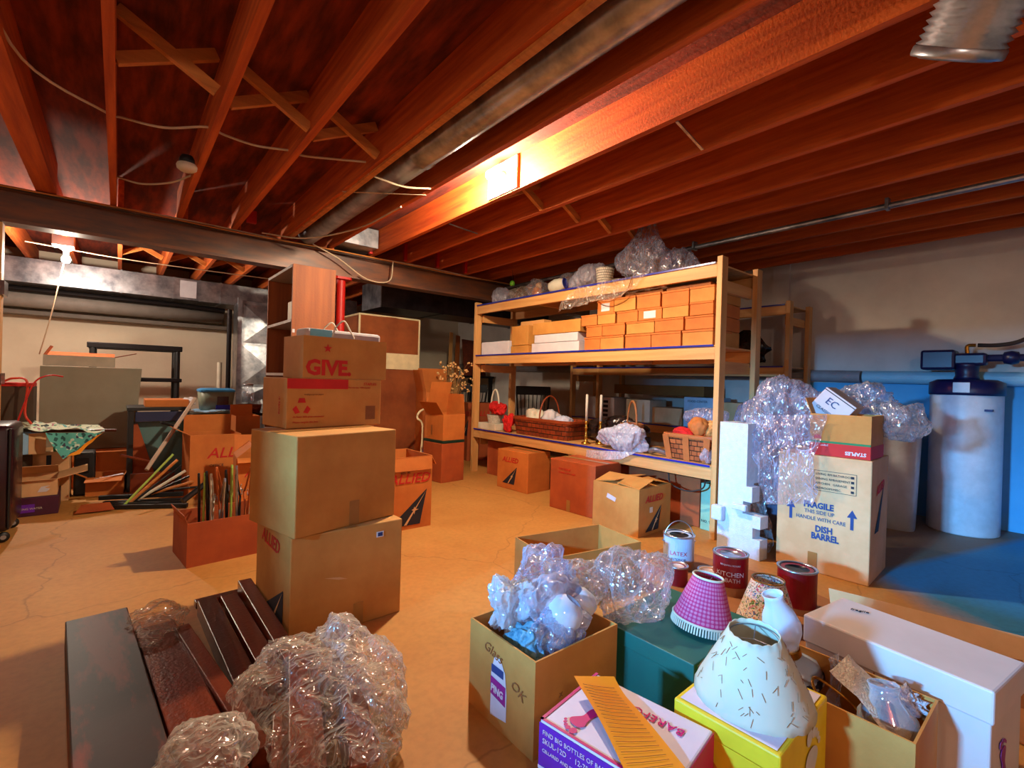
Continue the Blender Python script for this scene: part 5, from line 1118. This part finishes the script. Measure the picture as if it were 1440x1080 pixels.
# tall grey box with open carton on top
GREY = M('grey_green_card', srgb(148, 142, 124), .7, 0, srgb(136, 130, 112), (3, 3, 3))
e = E('grey_panel_box', 'big flat grey-green panel box standing at the left', 'box', (-.56, 6.22, .33)); e['dims'] = (.75, .35, .82)
bm = B(); bx(bm, 0, .75, 0, .35, 0, .80, .004)
for v in bm.verts:
    if v.co.x > .6 and v.co.z < .3: v.co.x -= .05
obj('body', bm, GREY, e)
e = carton('brown carton lying under the grey-green panel box', -.42, 6.0, 0, 0, .60, .6, .325, KO); 
e = carton('grey-white carton with open flaps on top of the grey-green panel box', -.545, 6.25, 1.135, 0, .52, .25, .10, M('grey_card', srgb(186, 178, 160), .7), True, (('L', -28, .10), ('K', 78, .2), ('R', 74, .18)), fmat=KD)
# plastic shelf frame against far wall
e = E('metal_rack', 'dark open rack frame standing against the pale far wall', 'rack', (-.23, 7.3, 0))
for x in (0, .80):
    for y in (0, .4): obj('post', tube(B(), [(x, y, 0), (x, y, 1.40)], .03, 10, False), BLACK, e)
for z in (.5, .98, 1.38): obj('rail', bx(B(), -.05, .85, -.04, .44, z, z+.045, .008), DKMET, e) if z < 1.3 else [obj('rail', bx(B(), -.05, .85, yy-.03, yy+.03, z-.02, z+.045, .008), DKMET, e) for yy in (0, .4)]
# suitcase at the left edge
BURG = M('burgundy_case', srgb(44, 12, 26), .35, 0, srgb(30, 8, 20), coat=.2)
e = E('suitcase', 'tall dark burgundy wheeled suitcase at the left edge', 'suitcase', (-.78, 4.30, 0))
obj('shell', bx(B(), 0, .28, 0, .45, .07, .74, .035), BURG, e, True); obj('zip_band', bx(B(), .262, .272, -.004, .454, .09, .72, .004), BLACK, e)
for x in (.04, .24):
    for y in (.04, .41):
        w = obj('wheel', lathe(B(), [(.001, -.012), (.03, -.012), (.034, 0), (.03, .012), (.001, .012)], 20), BLACK, e, True); w.location = (x, y, .034); w.rotation_euler = (R(90), 0, R(20)); obj('hub', lathe(B(), [(.001, -.015), (.014, -.015), (.014, .015), (.001, .015)], 14), HMET, w)
obj('side_handle', tube(B(), [(.14, -.004, .46), (.14, -.03, .44), (.14, -.03, .36), (.14, -.004, .34)], .01, 8), HMET, e)
tag(obj('extension_cord', tube(B(), [(-.95, 5.35, .80), (-.70, 5.35, .98), (-.62, 5.33, 1.02), (-.55, 5.34, .99), (-.56, 5.35, .75), (-.52, 5.33,   .66)], .008, 8), ORANGEC), 'bright orange extension cord looped behind the suitcase', 'cord')
tag(obj('thin_cable', tube(B(), [(-.60, 5.30, .66), (-.55, 5.28, .85), (-.50, 5.30, 1.0), (-.42, 5.32, 1.05), (-.35, 5.4, 1.04)], .006, 8), REDP), 'thin dark red cord beside the orange extension cord', 'cord')
tag(obj('red_shelf_edge', bx(B(), -.78, -.52, 5.42, 5.6, .955, .985, .003), REDP), 'red plastic strip under the orange cord at the left', 'strip')
e = E('side_stand', 'dark brown stand under the red strip behind the suitcase', 'stand', (-.76, 5.42, 0)); obj('side_panel', bx(B(), 0, .24, 0, .2, 0, .954, .003), M('olive_brown', srgb(70, 52, 36), .6), e)
# clutter pile in front of it
e = carton('flat purple and dark printed carton at the bottom of the left pile', -.60, 5.0, 0, 2, .27, .4, .14, M('aubergine_print', srgb(70, 16, 50), .5), tape=False); decal(e, 'F', rect(0, .14, .03, .09), PURB, 'printed_panel'); text(e, 'SPRING WATER', 'F', .04, .05, .02, OFFW)
e = carton('open tan carton with one raised flap on the flat purple carton', -.60, 5.02, .141, 2, .26, .36, .12, KP, True, (('F', 80, .03), ('R', 75, .18), ('K', -60, .15))); 
decal(e, 'F', [(.15, .03), (.2, .03), (.22, .05), (.19, .06), (.22, .075), (.17, .07)], WHITE, 'printed_mark')
e = carton('tan carton with dark print in the middle of the left pile', -.58, 5.45, 0, 0, .28, .3, .42, KP); decal(e, 'F', rect(.14, .17, .3, .39), INK, 'printed_patch')
e = carton('pale blue and tan box on top of the left pile', -.63, 5.3, .421, 14, .2, .16, .17, M('sky_card', srgb(150, 196, 236), .6), tape=False); decal(e, 'F', rect(.1, .2, 0, .165), KP, 'printed_panel')
e = carton('bright green box beside the pale blue box on the left pile', -.40, 5.42, .421, -8, .16, .16, .13, M('green_box_card', srgb(20, 120, 80), .6), tape=False)
UMB = floral('umbrella_print', srgb(196, 206, 180), (srgb(40, 60, 60), srgb(70, 150, 150), srgb(150, 80, 100), srgb(90, 140, 110), srgb(60, 60, 80)), 26)
e = E('patterned_umbrella', 'folded patterned umbrella in teal and cream lying on the left pile', 'umbrella', (-.42, 5.30, .60))
bm = sheet(B(), (-.18, -.02, .02), (.34, -.06, -.01), (.31, .22, .02), (-.18, .22, .06), 30, 14, .02, 41); obj('canopy', bm, UMB, e, True)
bm = sheet(B(), (-.02, -.06, .0), (.33, -.07, -.015), (.18, -.10, -.17), (.10, -.12, -.21), 24, 10, .018, 43); obj('canopy_flap', bm, floral('umbrella_teal', srgb(90, 180, 170), (srgb(40, 90, 90), srgb(200, 220, 200), srgb(60, 60, 80)), 26), e, True)
bm = sheet(B(), (.33, -.07, -.02), (.35, -.05, -.0), (.20, -.11, -.19), (.12, -.13, -.2), 14, 8, .012, 45); obj('canopy_edge', bm, OPAP, e, True)
obj('shaft', tube(B(), [(-.1, .05, .0), (.42, -.02, -.005)], .012, 8, False), MAHOG, e)
e = E('dark_machine', 'small dark machine seen between the tan cartons and umbrella', 'machine', (-.28, 5.6, 0)); obj('body', bx(B(), 0, .14, 0, .2, 0, .38, .015), BLACK, e); obj('panel', bx(B(), .01, .1, -.01, 0, .2, .33, .002), DKMET, e)
e = carton('brown carton lying open in the middle of the left clutter', -.20, 5.55, 0, -6, .26, .3, .16, KO, True, (('F', 100, .12), ('L', 60, .14)))
flat('white paper sheet on the brown carton in the left clutter', [(-.14, 5.42), (.06, 5.55), (.05, 5.62), (-.05, 5.50)], .17, WHITE, .002, 'paper_sheet', 'paper')
flat('dark cardboard flap lying on the floor in front of the left clutter', [(-.23, 4.86), (.0, 4.86), (-.03, 4.98), (-.2, 4.98)], .03, KD, .004, rot=(18, 0, 0))
# long poles, blinds and frames
def pole(label, a, b, r, mat, name='wooden_pole', cat='pole'): return tag(obj(name, tube(B(), [a, b], r, 8, False), mat), label, cat)
pole('long pale wooden pole leaning diagonally across the black cabinet', (.20, 5.02, .28), (.57, 5.42, .86), .016, M('weathered_pole', srgb(196, 170, 150), .6))
pole('short reddish wooden rod crossing the long pale pole', (.03, 5.0, .42), (.24, 5.1, .33), .010, MAHOG2)
pole('dark rod sticking out near the top of the long pole', (.30, 5.2, .66), (.44, 5.3, .60), .012, BLACK)
board('red-brown board leaning low in front of the black cabinet', (.10, 5.35), (.42, 5.36), .02, .0, .2, MAHOG2)
for k in range(7):
    pole(('green-white', 'tan', 'dark', 'white', 'dark', 'tan', 'dark')[k]+' slat in the heap of tilted slats beside the orange carton', (.06+.035*k, 4.95+.02*k, .02+.01*k), (.38+.03*k, 5.0, .40-.05*k), .009+.003*(k % 2), (LIME, BRACE, BLACK, OFFW, DKMET, BRACE, BLACK)[k], 'window_blind_slat', 'slat')['group'] = 'tilted slats beside the orange carton'
for k in range(4):
    o = board(('topmost', 'second', 'third', 'lowest')[k]+' dark metal bed rail lying flat on the floor at the left', (-.10+.03*k, 5.20-.09*k), (.46, 5.02-.11*k), .04, .0+(.0 if k else .03), .035, BLACK, 'bed_rail', 'rail')
pole('grey rubber wedge end of a rail beside the hanger carton', (.40, 4.4, .12), (.56, 4.5, .22), .022, DKMET, 'rail_end')
